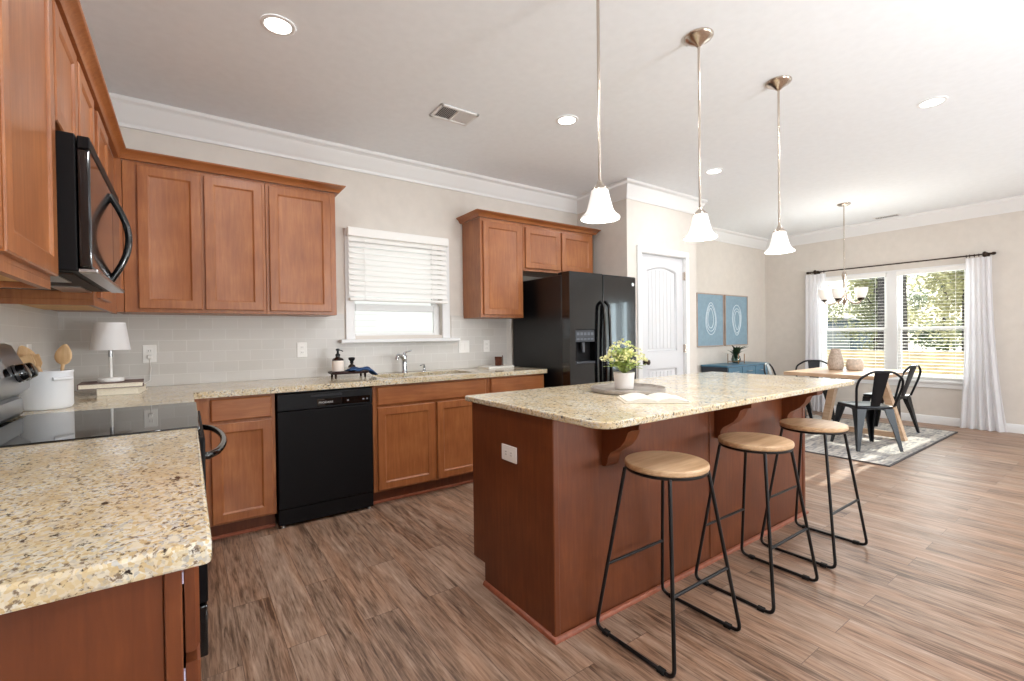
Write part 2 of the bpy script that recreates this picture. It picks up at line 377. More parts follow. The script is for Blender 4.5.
def rrect(x0, x1, y0, y1, r, n_=6):
    rs = r if isinstance(r, (list, tuple)) else [r]*4     # corners: x0y0, x1y0, x1y1, x0y1
    out = []
    for (cx, cy, a), q in zip(((x0, y0, PI), (x1, y0, 1.5*PI), (x1, y1, 0), (x0, y1, .5*PI)), rs):
        sx = 1 if cx == x0 else -1; sy = 1 if cy == y0 else -1
        out += arc((cx+sx*q, cy+sy*q), a, a+PI/2, q, n_) if q > 1e-4 else [(cx, cy)]
    return out
def tag(o, label, cat, group=None, kind=None):
    o['label'] = label; o['category'] = cat
    if group: o['group'] = group
    if kind: o['kind'] = kind
    return o
def thing(name, loc, label, cat, group=None):
    o = bpy.data.objects.new(name, None); C.objects.link(o); o.location = loc; o.empty_display_size = .1
    return tag(o, label, cat, group)
def copy_tree(o, parent=None):
    q = o.copy(); C.objects.link(q)
    if parent is not None: q.parent = parent
    for ch in o.children: copy_tree(ch, q)
    return q
def dup(o, loc, rz=0, label=None):
    q = copy_tree(o); q.location = loc; q.rotation_euler = (0, 0, rz)
    if label: q['label'] = label
    return q
def struct(name, mb, mat, label, parent=None, cat=None):
    o = mb.build(name, mat, parent); o['kind'] = 'structure'
    if parent is None: o['label'] = label; o['category'] = cat or name.split('_')[0]
    return o
def srooot(name, loc, label, cat):
    o = thing(name, loc, label, cat); o['kind'] = 'structure'; return o

# ---------------------------------------------------------------- the room shell
XL, XR, YB, YF, ZC = -.64, 7.95, 3.87, -4.5, 2.76
struct('floor', MB().box(XL-.15, XR+.15, YF-.15, YB+.15, -.1, 0), FLOOR, 'brown wood plank floor of the whole kitchen and dining room', cat='floor')
struct('ceiling', MB().box(XL-.15, XR+.15, YF-.15, YB+.15, ZC, ZC+.12), CEIL, 'flat white ceiling over the kitchen and dining room', cat='ceiling')
struct('wall_left', MB().box(XL-.15, XL, YF-.15, YB+.15, 0, ZC), WALL, 'painted wall behind the range and microwave', cat='wall')
SW = (1.14, 1.94, 1.235, 2.05)   # sink window opening
mb = MB().box(XL, SW[0], YB, YB+.15, 0, ZC).box(SW[1], XR, YB, YB+.15, 0, ZC).box(SW[0], SW[1], YB, YB+.15, 0, SW[2]).box(SW[0], SW[1], YB, YB+.15, SW[3], ZC)
struct('wall_back', mb, WALL, 'long greige wall behind the sink counter and the framed prints', cat='wall')
DW = (1.40, 3.05, .56, 2.05)    # dining window opening (y range, z range)
SD = [(-1.48, -1.18), (-1.10, -.86)]
mb = MB().box(XR, XR+.15, YF, SD[0][0], 0, ZC).box(XR, XR+.15, SD[0][1], SD[1][0], 0, ZC).box(XR, XR+.15, SD[1][1], DW[0], 0, ZC).box(XR, XR+.15, DW[1], YB, 0, ZC)
mb.box(XR, XR+.15, DW[0], DW[1], 0, DW[2]).box(XR, XR+.15, DW[0], DW[1], DW[3], ZC)
for a, b_ in SD: mb.box(XR, XR+.15, a, b_, 0, .25).box(XR, XR+.15, a, b_, 1.98, ZC)
struct('wall_right', mb, WALL, 'greige wall around the dining window', cat='wall')
FW = [(.4, 2.4), (4.2, 6.2)]  # unseen window openings, added to let in daylight fill
mb = MB().box(XL, FW[0][0], YF-.15, YF, 0, ZC).box(FW[0][1], FW[1][0], YF-.15, YF, 0, ZC).box(FW[1][1], XR, YF-.15, YF, 0, ZC)
for a, b_ in FW: mb.box(a, b_, YF-.15, YF, 0, .4).box(a, b_, YF-.15, YF, 2.3, ZC)
struct('wall_front', mb, WALL, 'living room end wall behind the viewer', cat='wall')
# pantry bump-out with its door opening
PX0, PX1, PY = 3.667, 4.86, 3.15
DX0, DX1, DZ = 3.885, 4.63, 2.065
mb = MB().box(PX0, DX0-.02, PY, PY+.11, 0, ZC).box(DX1+.02, PX1, PY, PY+.11, 0, ZC).box(DX0-.02, DX1+.02, PY, PY+.11, DZ+.02, ZC)
mb.box(PX0, PX0+.11, PY+.11, YB, 0, ZC).box(PX1-.11, PX1, PY+.11, YB, 0, ZC)
struct('wall_pantry', mb, WALL, 'pantry closet walls that step out beside the refrigerator', cat='wall')

def crown_prof(d=.095, h=.165):   # (distance from wall, height below ceiling)
    return [(0, -h), (.012, -h), (.014, -h+.018), (.02, -h+.026), (.034, -h+.05), (.058, -h+.09), (.074, -h+.118), (.078, -.036), (d-.008, -.028), (d, -.018), (d, 0), (0, 0)]
def crown_run(mb, pts, z):
    """pts: polyline of the wall face; room lies on the right hand when walking; mitred corners"""
    prof = crown_prof(); P = [Vector((p[0], p[1])) for p in pts]; rings = []
    for i, p in enumerate(P):
        ns = []
        for a, b_ in ((i-1, i), (i, i+1)):
            if 0 <= a and b_ < len(P):
                d = (P[b_]-P[a]).normalized(); ns.append(Vector((d.y, -d.x)))
        if len(ns) == 2: mt = (ns[0]+ns[1]); mt = mt/ (1+ns[0].dot(ns[1]))
        else: mt = ns[0]
        rings.append([Vector((p.x+mt.x*d_, p.y+mt.y*d_, z+h_)) for d_, h_ in prof])
    mb.loft(rings); return mb
struct('trim_1', crown_run(MB(), [(XL, YF), (XL, YB), (PX0, YB), (PX0, PY), (PX1, PY), (PX1, YB), (XR, YB), (XR, YF)], ZC-.0005), WHITE, 'white stepped crown moulding along the ceiling', cat='moulding')
# baseboards
mb = MB(); bbp = [(0, 0), (.016, 0), (.016, .085), (.010, .098), (.006, .104), (0, .104)]
def base_run(pts):
    P = [Vector(p) for p in pts]; rings = []
    for i, p in enumerate(P):
        ns = []
        for a, b_ in ((i-1, i), (i, i+1)):
            if 0 <= a and b_ < len(P):
                d = (P[b_]-P[a]).normalized(); ns.append(Vector((d.y, -d.x)))
        mt = (ns[0]+ns[1])/(1+ns[0].dot(ns[1])) if len(ns) == 2 else ns[0]
        rings.append([Vector((p.x+mt.x*d_, p.y+mt.y*d_, h_)) for d_, h_ in bbp])
    mb.loft(rings)
base_run([(PX1, PY+.2), (PX1, YB), (XR, YB), (XR, YF)])
struct('baseboard_right', mb, WHITE, 'white baseboard under the dining window', cat='baseboard')
mb = MB(); base_run([(DX1+.09, PY), (PX1, PY), (PX1, PY+.19)])
struct('baseboard_pantry', mb, WHITE, 'white baseboard beside the pantry door', cat='baseboard')
# tile backsplash
mb = MB().box(XL+.008, SW[0]-.09, YB-.008, YB, .915, 1.415).box(SW[0]-.09, SW[1]+.09, YB-.008, YB, .915, 1.185).box(SW[1]+.09, 2.66, YB-.008, YB, .915, 1.415)
struct('trim_2', mb, TILE_B, 'grey subway tile backsplash behind the sink', cat='backsplash')
struct('trim_3', MB().box(XL, XL+.008, .84, YB-.008, .915, 1.445), TILE_L, 'grey subway tile backsplash behind the range', cat='backsplash')

# ---------------------------------------------------------------- pantry door
dr = srooot('door_1', (DX0, PY, 0), 'white two panel pantry door with arched beadboard panel', 'door')
mb = MB(); yf = PY+.022
X0, X1 = DX0, DX1; st = .115
pa, pb = X0+st, X1-st
# slab with two recessed panels
mb.box(X0, pa, yf, yf+.035, .012, DZ).box(pb, X1, yf, yf+.035, .012, DZ).box(pa, pb, yf, yf+.035, .012, .2).box(pa, pb, yf, yf+.035, .84, 1.03)
ht = 1.90; archp = [(pa+(pb-pa)*i/16, ht+.05*math.sin(PI*i/16)) for i in range(17)]
mb.prism([(pa, DZ), (pa, ht)]+archp[1:-1]+[(pb, ht), (pb, DZ)], 'y', yf, yf+.035)
mb.box(pa, pb, yf+.016, yf+.03, .19, .85).box(pa, pb, yf+.016, yf+.03, 1.02, 1.97)
struct('door_slab', mb, DOORWHITE, '', dr)
mb = MB()
def mould(mb, poly, d=.012):
    mb.tube([(x, yf+.012, z) for x, z in poly], .009, 6, closed=True)
mould(mb, [(pa+.006, 1.036), (pb-.006, 1.036), (pb-.006, ht)] + [(x, z-.006) for x, z in archp[1:-1]][::-1] + [(pa+.006, ht)])
mould(mb, [(pa+.006, .206), (pb-.006, .206), (pb-.006, .834), (pa+.006, .834)])
struct('panel_moulding', mb, DOORWHITE, '', dr)
mb = MB(); k = 7
for i in range(k):
    a = pa+.035+(pb-pa-.07)*i/k; b_ = pa+.035+(pb-pa-.07)*(i+1)/k
    zt = ht-.03+.045*math.sin(PI*((a+b_)/2-pa)/(pb-pa))
    mb.box(a+.002, b_-.002, yf+.010, yf+.018, 1.06, zt, .003)
    mb.box(a+.002, b_-.002, yf+.010, yf+.018, .23, .81, .003)
struct('beadboard', mb, DOORWHITE, '', dr)
mb = MB()
for a, b_ in ((X0-.075, X0-.008), (X1+.008, X1+.075)): mb.box(a, b_, PY-.018, PY+.0, 0, DZ+.0075, .004)
mb.box(X0-.075, X1+.075, PY-.018, PY, DZ+.008, DZ+.075, .004)
mb.box(X0-.02, X0-.003, PY, PY+.09, 0, DZ+.02).box(X1+.003, X1+.02, PY, PY+.09, 0, DZ+.02).box(X0-.02, X1+.02, PY, PY+.09, DZ+.003, DZ+.02)
struct('door_casing', mb, WHITE, '', dr)
kx = X0+.065
mb = MB().tube([(kx, yf, .92), (kx, yf-.008, .92)], .03, 16).tube([(kx, yf-.008, .92), (kx, yf-.03, .92), (kx, yf-.04, .92), (kx, yf-.055, .92), (kx, yf-.066, .92)], [.011, .011, .026, .029, .016], 16)
kb = mb.build('door_knob', BRONZE, dr); kb['label'] = 'dark round door knob'
for z in (1.87, 1.05, .25):
    hg = MB().box(X1-.002, X1+.012, PY-.004, yf+.004, z-.045, z+.045).tube([(X1+.004, PY-.006, z-.048), (X1+.004, PY-.006, z+.048)], .006, 8).build('hinge', NICKEL, dr)

# ---------------------------------------------------------------- windows
sw = srooot('window_1', (SW[0], YB, SW[2]), 'small white window above the kitchen sink', 'window')
mb = MB(); x0, x1, z0, z1 = SW
mb.box(x0-.075, x0, YB-.016, YB, z0-.03, z1-.0005, .003).box(x1, x1+.075, YB-.016, YB, z0-.03, z1-.0005, .003).box(x0-.075, x1+.075, YB-.016, YB, z1, z1+.07, .003)
mb.box(x0-.012, x0-.0002, YB+.001, YB+.12, z0, z1).box(x1+.0002, x1+.012, YB+.001, YB+.12, z0, z1)
mb.build('casing', WHITE, sw)
mb = MB().box(x0-.13, x1+.15, YB-.075, YB+.06, z0-.06, z0-.03, .006); mb.build('sill', WHITE, sw)
mb = MB()
for zz0, zz1, yy in ((z0-.03, 1.505, YB+.05), (1.455, z1, YB+.082)):
    mb.box(x0-.0, x0+.02, yy, yy+.03, zz0, zz1, .004).box(x1-.06, x1-.0, yy, yy+.03, zz0, zz1, .004)
    mb.box(x0+.0205, x1-.0605, yy, yy+.03, zz0, zz0+.05, .004).box(x0+.0205, x1-.0605, yy, yy+.03, zz1-.06, zz1, .004)
mb.build('sash', WHITE, sw)
MB().box(x0+.01, x1-.05, YB+.064, YB+.068, z0, 1.46).box(x0+.01, x1-.05, YB+.096, YB+.1, 1.5, z1-.02).build('glass', GLASS, sw)

dw_ = srooot('window_2', (XR, DW[0], DW[2]), 'wide white double window of the dining area', 'window')
mb = MB(); y0, y1, z0, z1 = DW; ym0, ym1 = 2.12, 2.235
mb.box(XR+.02, XR+.12, ym0, ym1, z0, z1, .003).box(XR, XR+.12, y0, y0+.02, z0, z1).box(XR, XR+.12, y1-.02, y1, z0, z1).box(XR, XR+.12, y0, y1, z1-.02, z1).box(XR, XR+.12, y0, y1, z0, z0+.02)
mb.build('frame', WHITE, dw_)
MB().box(XR-.045, XR+.07, y0-.04, y1+.04, z0-.025, z0+.004, .005).box(XR-.018, XR, y0-.03, y1+.03, z0-.09, z0-.025, .003).build('sill', WHITE, dw_)
for a, b_ in ((y0+.02, ym0), (ym1, y1-.02)):
    mb = MB()
    for zz0, zz1, xx in ((z0+.02, 1.27, XR+.045), (1.225, z1-.02, XR+.075)):
        mb.box(xx, xx+.03, a, a+.04, zz0, zz1, .003).box(xx, xx+.03, b_-.04, b_, zz0, zz1, .003)
        mb.box(xx, xx+.03, a+.04, b_-.04, zz0, zz0+.045, .003).box(xx, xx+.03, a+.04, b_-.04, zz1-.045, zz1, .003)
    mb.build('sash', WHITE, dw_)
    MB().box(XR+.058, XR+.062, a+.03, b_-.03, z0+.05, 1.25).box(XR+.088, XR+.092, a+.03, b_-.03, 1.25, z1-.05).build('glass', GLASS, dw_)
for i, (a, b_) in enumerate(SD):
    w_ = srooot('window_%d' % (3+i), (XR, a, .25), 'narrow living room window, %s of the pair' % ('far' if i else 'near'), 'window')
    MB().box(XR+.02, XR+.1, a, a+.04, .25, 1.98).box(XR+.02, XR+.1, b_-.04, b_, .25, 1.98).box(XR+.02, XR+.1, a, b_, .25, .3).box(XR+.02, XR+.1, a, b_, 1.93, 1.98).build('frame', WHITE, w_)
    MB().box(XR+.058, XR+.062, a+.03, b_-.03, .28, 1.95).build('glass', GLASS, w_)
for i, (a, b_) in enumerate(FW):
    w_ = srooot('window_%d' % (5+i), (a, YF, .4), 'unseen living room end window added for daylight, %s of the pair' % ('second' if i else 'first'), 'window')
    mb = MB().box(a, a+.05, YF-.1, YF-.03, .4, 2.3).box(b_-.05, b_, YF-.1, YF-.03, .4, 2.3).box(a, b_, YF-.1, YF-.03, .4, .46).box(a, b_, YF-.1, YF-.03, 2.24, 2.3).box(a, b_, YF-.1, YF-.03, 1.32, 1.38).box((a+b_)/2-.03, (a+b_)/2+.03, YF-.1, YF-.03, .4, 2.3)
    mb.build('frame', WHITE, w_)
    MB().box(a+.03, b_-.03, YF-.066, YF-.062, .42, 2.28).build('glass', GLASS, w_)

# blinds
def blind(axis, a0, a1, ztop, zbot, pos, sgn, tilt, pitch, depth, label, hr=.06, group=None):
    """axis 'x' or 'y' along which the slats run; pos = centre of slats on the other axis; sgn = room side"""
    loc = (a0, pos, ztop) if axis == 'x' else (pos, a0, ztop)
    t_ = thing('window_blind', loc, label, 'blind', group)
    def bx(mb, a, b_, p0, p1, z0, z1, bv=0):
        return mb.box(a, b_, p0, p1, z0, z1, bv) if axis == 'x' else mb.box(p0, p1, a, b_, z0, z1, bv)
    bx(MB(), a0-.01, a1+.01, pos-.03, pos+.03, ztop-hr, ztop, .004).build('headrail', BLINDM, t_)
    mb = MB(); nsl = round((ztop-hr-zbot-.03)/pitch); pitch = (ztop-hr-zbot-.03)/nsl
    for i in range(nsl):
        zc = ztop-hr-.02-i*pitch; dy = depth/2*math.cos(tilt)*sgn; dz = depth/2*math.sin(tilt)
        p = [(pos-dy, zc+dz), (pos+dy, zc-dz), (pos+dy, zc-dz+.002), (pos-dy, zc+dz+.002)]
        if axis == 'x': mb.prism(p, 'x', a0, a1)
        else: mb.prism(p, 'y', a0, a1)
    mb.build('slats', BLINDM, t_)
    bx(MB(), a0, a1, pos-.024, pos+.024, zbot-.004, zbot+.02, .004).build('bottom_rail', BLINDM, t_)
    for q in (.14, .82):
        a = a0+(a1-a0)*q
        pts = [(a, pos+sgn*depth*.55, ztop-hr), (a, pos+sgn*depth*.55, zbot)] if axis == 'x' else [(pos+sgn*depth*.55, a, ztop-hr), (pos+sgn*depth*.55, a, zbot)]
        MB().tube(pts, .0022, 6).build('ladder_cord', BLINDM, t_)
    return t_
sb = blind('x', 1.083, 1.965, 2.115, 1.525, YB-.055, -1, math.radians(58), .046, .05, 'half raised white slat blind over the sink window', .07)
blind('y', DW[0]+.03, ym0-.012, DW[3]-.022, DW[2]+.03, XR+.012, -1, math.radians(4), .043, .031, 'lowered slat blind on the window half beside the wider curtain', .055, 'dining window blinds')
blind('y', ym1+.012, DW[1]-.03, DW[3]-.022, DW[2]+.03, XR+.012, -1, math.radians(4), .043, .031, 'lowered slat blind on the window half behind the chandelier', .055, 'dining window blinds')

# curtain rod and curtains
XC = XR-.1; RZ = 2.125
rd = thing('curtain_rod', (XC, 1.14, RZ), 'dark bronze curtain rod above the dining window', 'curtain rod')
MB().tube([(XC, 1.215, RZ), (XC, 3.14, RZ)], .009, 12).build('rod', BRONZE, rd)
for y_, d_ in ((1.215, -1), (3.14, 1)):
    MB().tube([(XC, y_, RZ), (XC, y_+d_*.012, RZ), (XC, y_+d_*.02, RZ), (XC, y_+d_*.035, RZ), (XC, y_+d_*.055, RZ), (XC, y_+d_*.062, RZ)], [.014, .014, .012, .02, .016, .006], 12).build('finial', BRONZE, rd)
for y_ in (1.25, 3.08):
    MB().tube([(XR, y_, RZ), (XR-.008, y_, RZ)], .032, 14).tube([(XR-.008, y_, RZ), (XC+.01, y_, RZ)], .008, 8).tube([(XC, y_-.022, RZ), (XC, y_-.014, RZ), (XC, y_, RZ), (XC, y_+.014, RZ), (XC, y_+.022, RZ)], [.012, .03, .036, .03, .012], 14).build('bracket', BRONZE, rd)
for y_ in (1.22, 1.30, 1.34, 1.38, 1.41, 2.96, 3.0, 3.04, 3.11, 3.13):
    MB().tube([(XC+.019*math.cos(a*PI/6), y_, RZ-.004+.019*math.sin(a*PI/6)) for a in range(12)], .0025, 6, closed=True).build('ring', BRONZE, rd)
def curtain(yt0, yt1, yb0, yb1, label, folds, seed):
    rnd = random.Random(seed); rows = 26; cols = folds*8
    ph = [rnd.uniform(-.5, .5) for _ in range(folds+1)]; front = []
    zt = RZ-.03; mbc = MB(); G = []
    for sd in (0, 1):
        g = []
        for r in range(rows+1):
            q = r/rows; z = zt + (0.008-zt)*q; row = []
            fl = q**2.2
            for c_ in range(cols+1):
                u = c_/cols; a = u*folds*2*PI + .5*math.sin(3*q+ph[c_//8])
                y_ = (yt0+(yt1-yt0)*u)*(1-fl) + (yb0+(yb1-yb0)*u)*fl
                amp = .012 + .022*q
                x_ = XC + .005 + amp*math.sin(a)*(1+.35*math.sin(7*u+ph[c_//8])) - .02*fl
                row.append(Vector((x_ + (.0015 if sd else 0), y_, z)))
            g.append(row)
        G.append(g)
    for g in G: mbc.loft([row for row in g], False, False, closed=False)
    return tag(mbc.build('curtain', CURT, None, ang=80), label, 'curtain', 'dining curtains')
curtain(1.19, 1.42, 1.06, 1.47, 'sheer white curtain with a flared hem beside bare greige wall', 5, 1)
curtain(2.94, 3.22, 2.92, 3.24, 'sheer white curtain behind the dining table near the wall corner', 5, 2)

# ---------------------------------------------------------------- recessed lights, vents
r0 = thing('recessed_light', (0, 0, ZC), '', 'ceiling light', 'recessed ceiling lights')
r0.location = (0, 0, 0)
MB().lathe([(.058, -.001), (.061, -.006), (.074, -.006), (.079, -.004), (.079, -.001)], (0, 0, 0), 32, cap0=False, cap1=False).build('trim_ring', WHITE, r0)
MB().lathe([(.0595, -.0012), (.0595, -.0045)], (0, 0, 0), 32).build('lens', LEDM, r0)
RL = [((.393, 2.515), 'recessed light above the dishwasher side of the kitchen, close to the wooden cabinets'),
      ((2.254, 2.474), 'recessed light seen between the vent and the first pendant'),
      ((4.123, 2.475), 'small recessed light between the second and third pendants'),
      ((4.136, .909), 'recessed light past the third pendant, farther from the sink wall')]
for i, ((x, y), lb) in enumerate(RL):
    o = r0 if i == 0 else copy_tree(r0); o.location = (x, y, ZC-.0005); o['label'] = lb
for x, y in [q[0] for q in RL] + [(2.254, .909), (.393, .909), (.4, -1.2), (2.25, -1.2), (4.13, -1.2), (6.2, -1.2), (2.25, -3.2), (5.5, -3.2)]:  # lamps beyond the four fixtures are unseen extras, added to brighten the room
    light('recessed_lamp', 'AREA', (x, y, ZC-.012), RECESSED, (.97, .985, 1), .13, None, (0, 0, -1))
# supply vent
vt = thing('ceiling_vent', (1.545, 2.845, ZC), 'white ceiling air vent over the sink run', 'vent')
vx0, vx1, vy0, vy1 = 1.40, 1.69, 2.75, 2.945
mb = MB().box(vx0, vx1, vy0, vy0+.022, ZC-.012, ZC-.0005, .003).box(vx0, vx1, vy1-.022, vy1, ZC-.012, ZC-.0005, .003).box(vx0, vx0+.022, vy0, vy1, ZC-.012, ZC-.0005, .003).box(vx1-.022, vx1, vy0, vy1, ZC-.012, ZC-.0005, .003).box((vx0+vx1)/2-.006, (vx0+vx1)/2+.006, vy0+.02, vy1-.02, ZC-.012, ZC-.0005)
mb.build('frame', WHITE, vt)
MB().box(vx0+.015, vx1-.015, vy0+.015, vy1-.015, ZC-.0018, ZC-.0006).build('backing', plain('vent_shadow', (120, 120, 122), .8), vt)
for h_, sg in ((0, -1), (1, 1)):
    a = vx0+.022 if h_ == 0 else (vx0+vx1)/2+.006; b_ = (vx0+vx1)/2-.006 if h_ == 0 else vx1-.022
    mb = MB(); k = 9
    for i in range(k):
        x = a+(b_-a)*(i+.5)/k
        mb.prism([(x-.006*sg, ZC-.002), (x-.006*sg+.0015, ZC-.002), (x+.006*sg+.0015, ZC-.010), (x+.006*sg, ZC-.010)], 'y', vy0+.02, vy1-.02) if False else mb.quad((x-.006*sg, vy0+.02, ZC-.002), (x-.006*sg, vy1-.02, ZC-.002), (x+.006*sg, vy1-.02, ZC-.0105), (x+.006*sg, vy0+.02, ZC-.0105))
    mb.build('louvers', WHITE, vt)
v2 = thing('ceiling_vent', (7.72, 2.16, ZC), 'tiny ceiling vent near the dining window crown', 'vent')
MB().box(7.66, 7.78, 2.02, 2.3, ZC-.008, ZC-.0005, .003).build('frame', WHITE, v2)
mb = MB()
for i in range(5): mb.box(7.68+.018*i, 7.688+.018*i, 2.04, 2.28, ZC-.0095, ZC-.0075)
mb.build('louvers', plain('vent_slots', (140, 138, 136), .7), v2)

# ---------------------------------------------------------------- cabinets
def carcass(mb, x0, x1, y0, y1, z0, z1): return mb.box(x0, x1, y0, y1, z0, z1, .002)
YFc = 3.262        # base cabinet frame front on the sink wall
def fr_y(root, name, x0, x1, z0, z1, yfront, kind='door', rail=.055, mat=None):
    o = MB().front((x0, yfront-.0005, z0), (1, 0, 0), (0, -1, 0), x1-x0, z1-z0, .019, kind, rail).build(name, mat or (WOOD if kind == 'door' else WOODX), root); return o
def fr_x(root, name, y0, y1, z0, z1, xfront, kind='door', rail=.055):
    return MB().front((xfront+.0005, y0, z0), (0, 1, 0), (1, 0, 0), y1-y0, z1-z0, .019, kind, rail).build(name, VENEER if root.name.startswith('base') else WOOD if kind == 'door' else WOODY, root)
# corner base cabinet left of the dishwasher
cb = thing('base_cabinet', (.24, 3.55, 0), 'cherry base cabinet with one door and drawer left of the dishwasher', 'cabinet', 'kitchen base cabinets')
carcass(MB(), .03, .452, YFc, 3.86, .105, .876).build('body', WOOD, cb)
MB().box(.03, .452, YFc+.075, YFc+.095, 0, .105).build('toe_kick', VENEER, cb)
fr_y(cb, 'door', .108, .432, .118, .712, YFc); fr_y(cb, 'drawer', .108, .432, .728, .862, YFc, 'slab')
# blind corner carcass between range and sink wall
cc_ = thing('base_cabinet', (-.3, 3.3, 0), 'cherry corner base cabinet beyond the range', 'cabinet', 'kitchen base cabinets')
carcass(MB(), XL+.002, -.01, 2.735, 3.86, .105, .876).build('body', WOOD, cc_)
MB().box(XL+.002, -.085, 2.735, 3.86, 0, .105).build('toe_kick', VENEER, cc_)
# sink base
sbc = thing('base_cabinet', (1.57, 3.55, 0), 'cherry sink base cabinet with two doors right of the dishwasher', 'cabinet', 'kitchen base cabinets')
mb = MB().box(1.078, 2.045, YFc, YFc+.02, .105, .876, .001).box(1.078, 1.096, YFc+.02, 3.86, .105, .876).box(2.027, 2.045, YFc+.02, 3.86, .105, .876).box(1.096, 2.027, YFc+.02, 3.86, .105, .125)
mb.build('body', WOOD, sbc)
MB().box(1.078, 2.045, YFc+.075, YFc+.095, 0, .105).build('toe_kick', VENEER, sbc)
fr_y(sbc, 'false_drawer_front', 1.108, 2.02, .728, .862, YFc, 'slab')
fr_y(sbc, 'door', 1.108, 1.553, .118, .712, YFc); fr_y(sbc, 'door', 1.575, 2.02, .118, .712, YFc)
# drawer base by the refrigerator
db = thing('base_cabinet', (2.35, 3.55, 0), 'cherry base cabinet between the sink base and the refrigerator', 'cabinet', 'kitchen base cabinets')
carcass(MB(), 2.047, 2.655, YFc, 3.86, .105, .876).build('body', WOOD, db)
MB().box(2.047, 2.655, YFc+.075, YFc+.095, 0, .105).build('toe_kick', VENEER, db)
fr_y(db, 'drawer', 2.075, 2.635, .728, .862, YFc, 'slab'); fr_y(db, 'door', 2.075, 2.345, .118, .712, YFc); fr_y(db, 'door', 2.365, 2.635, .118, .712, YFc)
struct('trim_4', MB().box(.03, .455, YFc+.06, YFc+.0745, 0, .022, .005).box(1.075, 2.655, YFc+.06, YFc+.0745, 0, .022, .005), SHOE, 'reddish shoe moulding under the sink cabinets', cat='moulding')
# near base cabinet with the end panel
nb = thing('base_cabinet', (-.33, 1.4, 0), 'cherry base cabinet with a plain end panel in front of the range', 'cabinet', 'kitchen base cabinets')
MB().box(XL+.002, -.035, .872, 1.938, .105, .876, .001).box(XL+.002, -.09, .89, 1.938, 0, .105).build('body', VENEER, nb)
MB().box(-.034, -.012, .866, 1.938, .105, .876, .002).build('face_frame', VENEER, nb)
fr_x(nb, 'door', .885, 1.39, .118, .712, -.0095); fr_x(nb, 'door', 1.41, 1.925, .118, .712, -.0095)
fr_x(nb, 'drawer', .885, 1.39, .728, .862, -.0095, 'slab'); fr_x(nb, 'drawer', 1.41, 1.925, .728, .862, -.0095, 'slab')
for z in (.855, .70):
    MB().box(-.0118, -.0098, .874, .884, z-.012, z+.006).build('bumper', plain('pale_bumper', (206, 200, 226), .5), nb)

# wall cabinets, sink wall left
YU = 3.545; ZU0, ZU1 = 1.388, 2.288
uc = thing('wall_cabinet', (.1, 3.7, ZU0), 'two door cherry wall cabinet above the lamp', 'cabinet', 'wall cabinets')
carcass(MB(), -.295, .452, YU, YB-.001, ZU0, ZU1).build('body', WOOD, uc)
fr_y(uc, 'door', -.228, .088, 1.41, 2.265, YU); fr_y(uc, 'door', .104, .434, 1.41, 2.265, YU)
u2 = thing('wall_cabinet', (.68, 3.7, ZU0), 'single door cherry wall cabinet left of the sink window', 'cabinet', 'wall cabinets')
carcass(MB(), .454, .915, YU, YB-.001, ZU0, ZU1).build('body', WOOD, u2)
fr_y(u2, 'door', .474, .876, 1.41, 2.265, YU)
# sink wall right
u3 = thing('wall_cabinet', (2.4, 3.7, ZU0), 'tall narrow cherry wall cabinet right of the sink window', 'cabinet', 'wall cabinets')
carcass(MB(), 2.165, 2.64, YU, YB-.001, ZU0, ZU1).build('body', WOOD, u3)
fr_y(u3, 'door', 2.19, 2.618, 1.412, 2.255, YU)
u4 = thing('wall_cabinet', (3.1, 3.7, 1.84), 'short two door cherry cabinet above the refrigerator', 'cabinet', 'wall cabinets')
carcass(MB(), 2.642, 3.58, YU, YB-.001, 1.84, ZU1).build('body', WOOD, u4)
fr_y(u4, 'door', 2.665, 3.105, 1.868, 2.255, YU); fr_y(u4, 'door', 3.125, 3.55, 1.868, 2.255, YU)
# left wall
XU = -.331
l1 = thing('wall_cabinet', (-.5, 1.4, ZU0), 'large cherry wall cabinet this side of the microwave', 'cabinet', 'wall cabinets')
mb = MB().box(XL+.001, XU, .98, 1.933, ZU0+.012, ZU1, .002).box(XU-.02, XU, .98, 1.933, ZU0-.012, ZU0+.012).box(XL+.001, XU-.02, 1.913, 1.933, ZU0-.012, ZU0+.012); mb.build('body', WOOD, l1)
MB().box(XL+.003, XU-.022, .985, 1.911, ZU0+.006, ZU0+.0118).build('underside', RAWPLY, l1)
fr_x(l1, 'door', .985, 1.41, 1.415, 2.265, XU); fr_x(l1, 'door', 1.435, 1.925, 1.415, 2.265, XU)
l2 = thing('wall_cabinet', (-.5, 2.3, 1.87), 'short cherry wall cabinet above the microwave', 'cabinet', 'wall cabinets')
carcass(MB(), XL+.001, XU, 1.935, 2.72, 1.87, ZU1).build('body', WOOD, l2)
fr_x(l2, 'door', 1.955, 2.305, 1.895, 2.265, XU); fr_x(l2, 'door', 2.345, 2.69, 1.895, 2.265, XU)
l3 = thing('wall_cabinet', (-.5, 3.2, ZU0), 'cherry corner wall cabinet beyond the microwave', 'cabinet', 'wall cabinets')
mb = MB().box(XL+.001, XU, 2.722, YB-.001, ZU0+.012, ZU1, .002).box(XU-.02, XU, 2.722, YU-.001, ZU0-.012, ZU0+.012).box(XL+.001, XU-.02, 2.722, 2.74, ZU0-.012, ZU0+.012); mb.build('body', WOOD, l3)
MB().box(XL+.003, XU-.022, 2.742, YU-.002, ZU0+.006, ZU0+.0118).build('underside', RAWPLY, l3)
MB().box(XU, -.297, YU-.012, YB-.002, ZU0, ZU1).build('filler_strip', WOOD, l3)
fr_x(l3, 'door', 2.80, 3.14, 1.415, 2.265, XU)
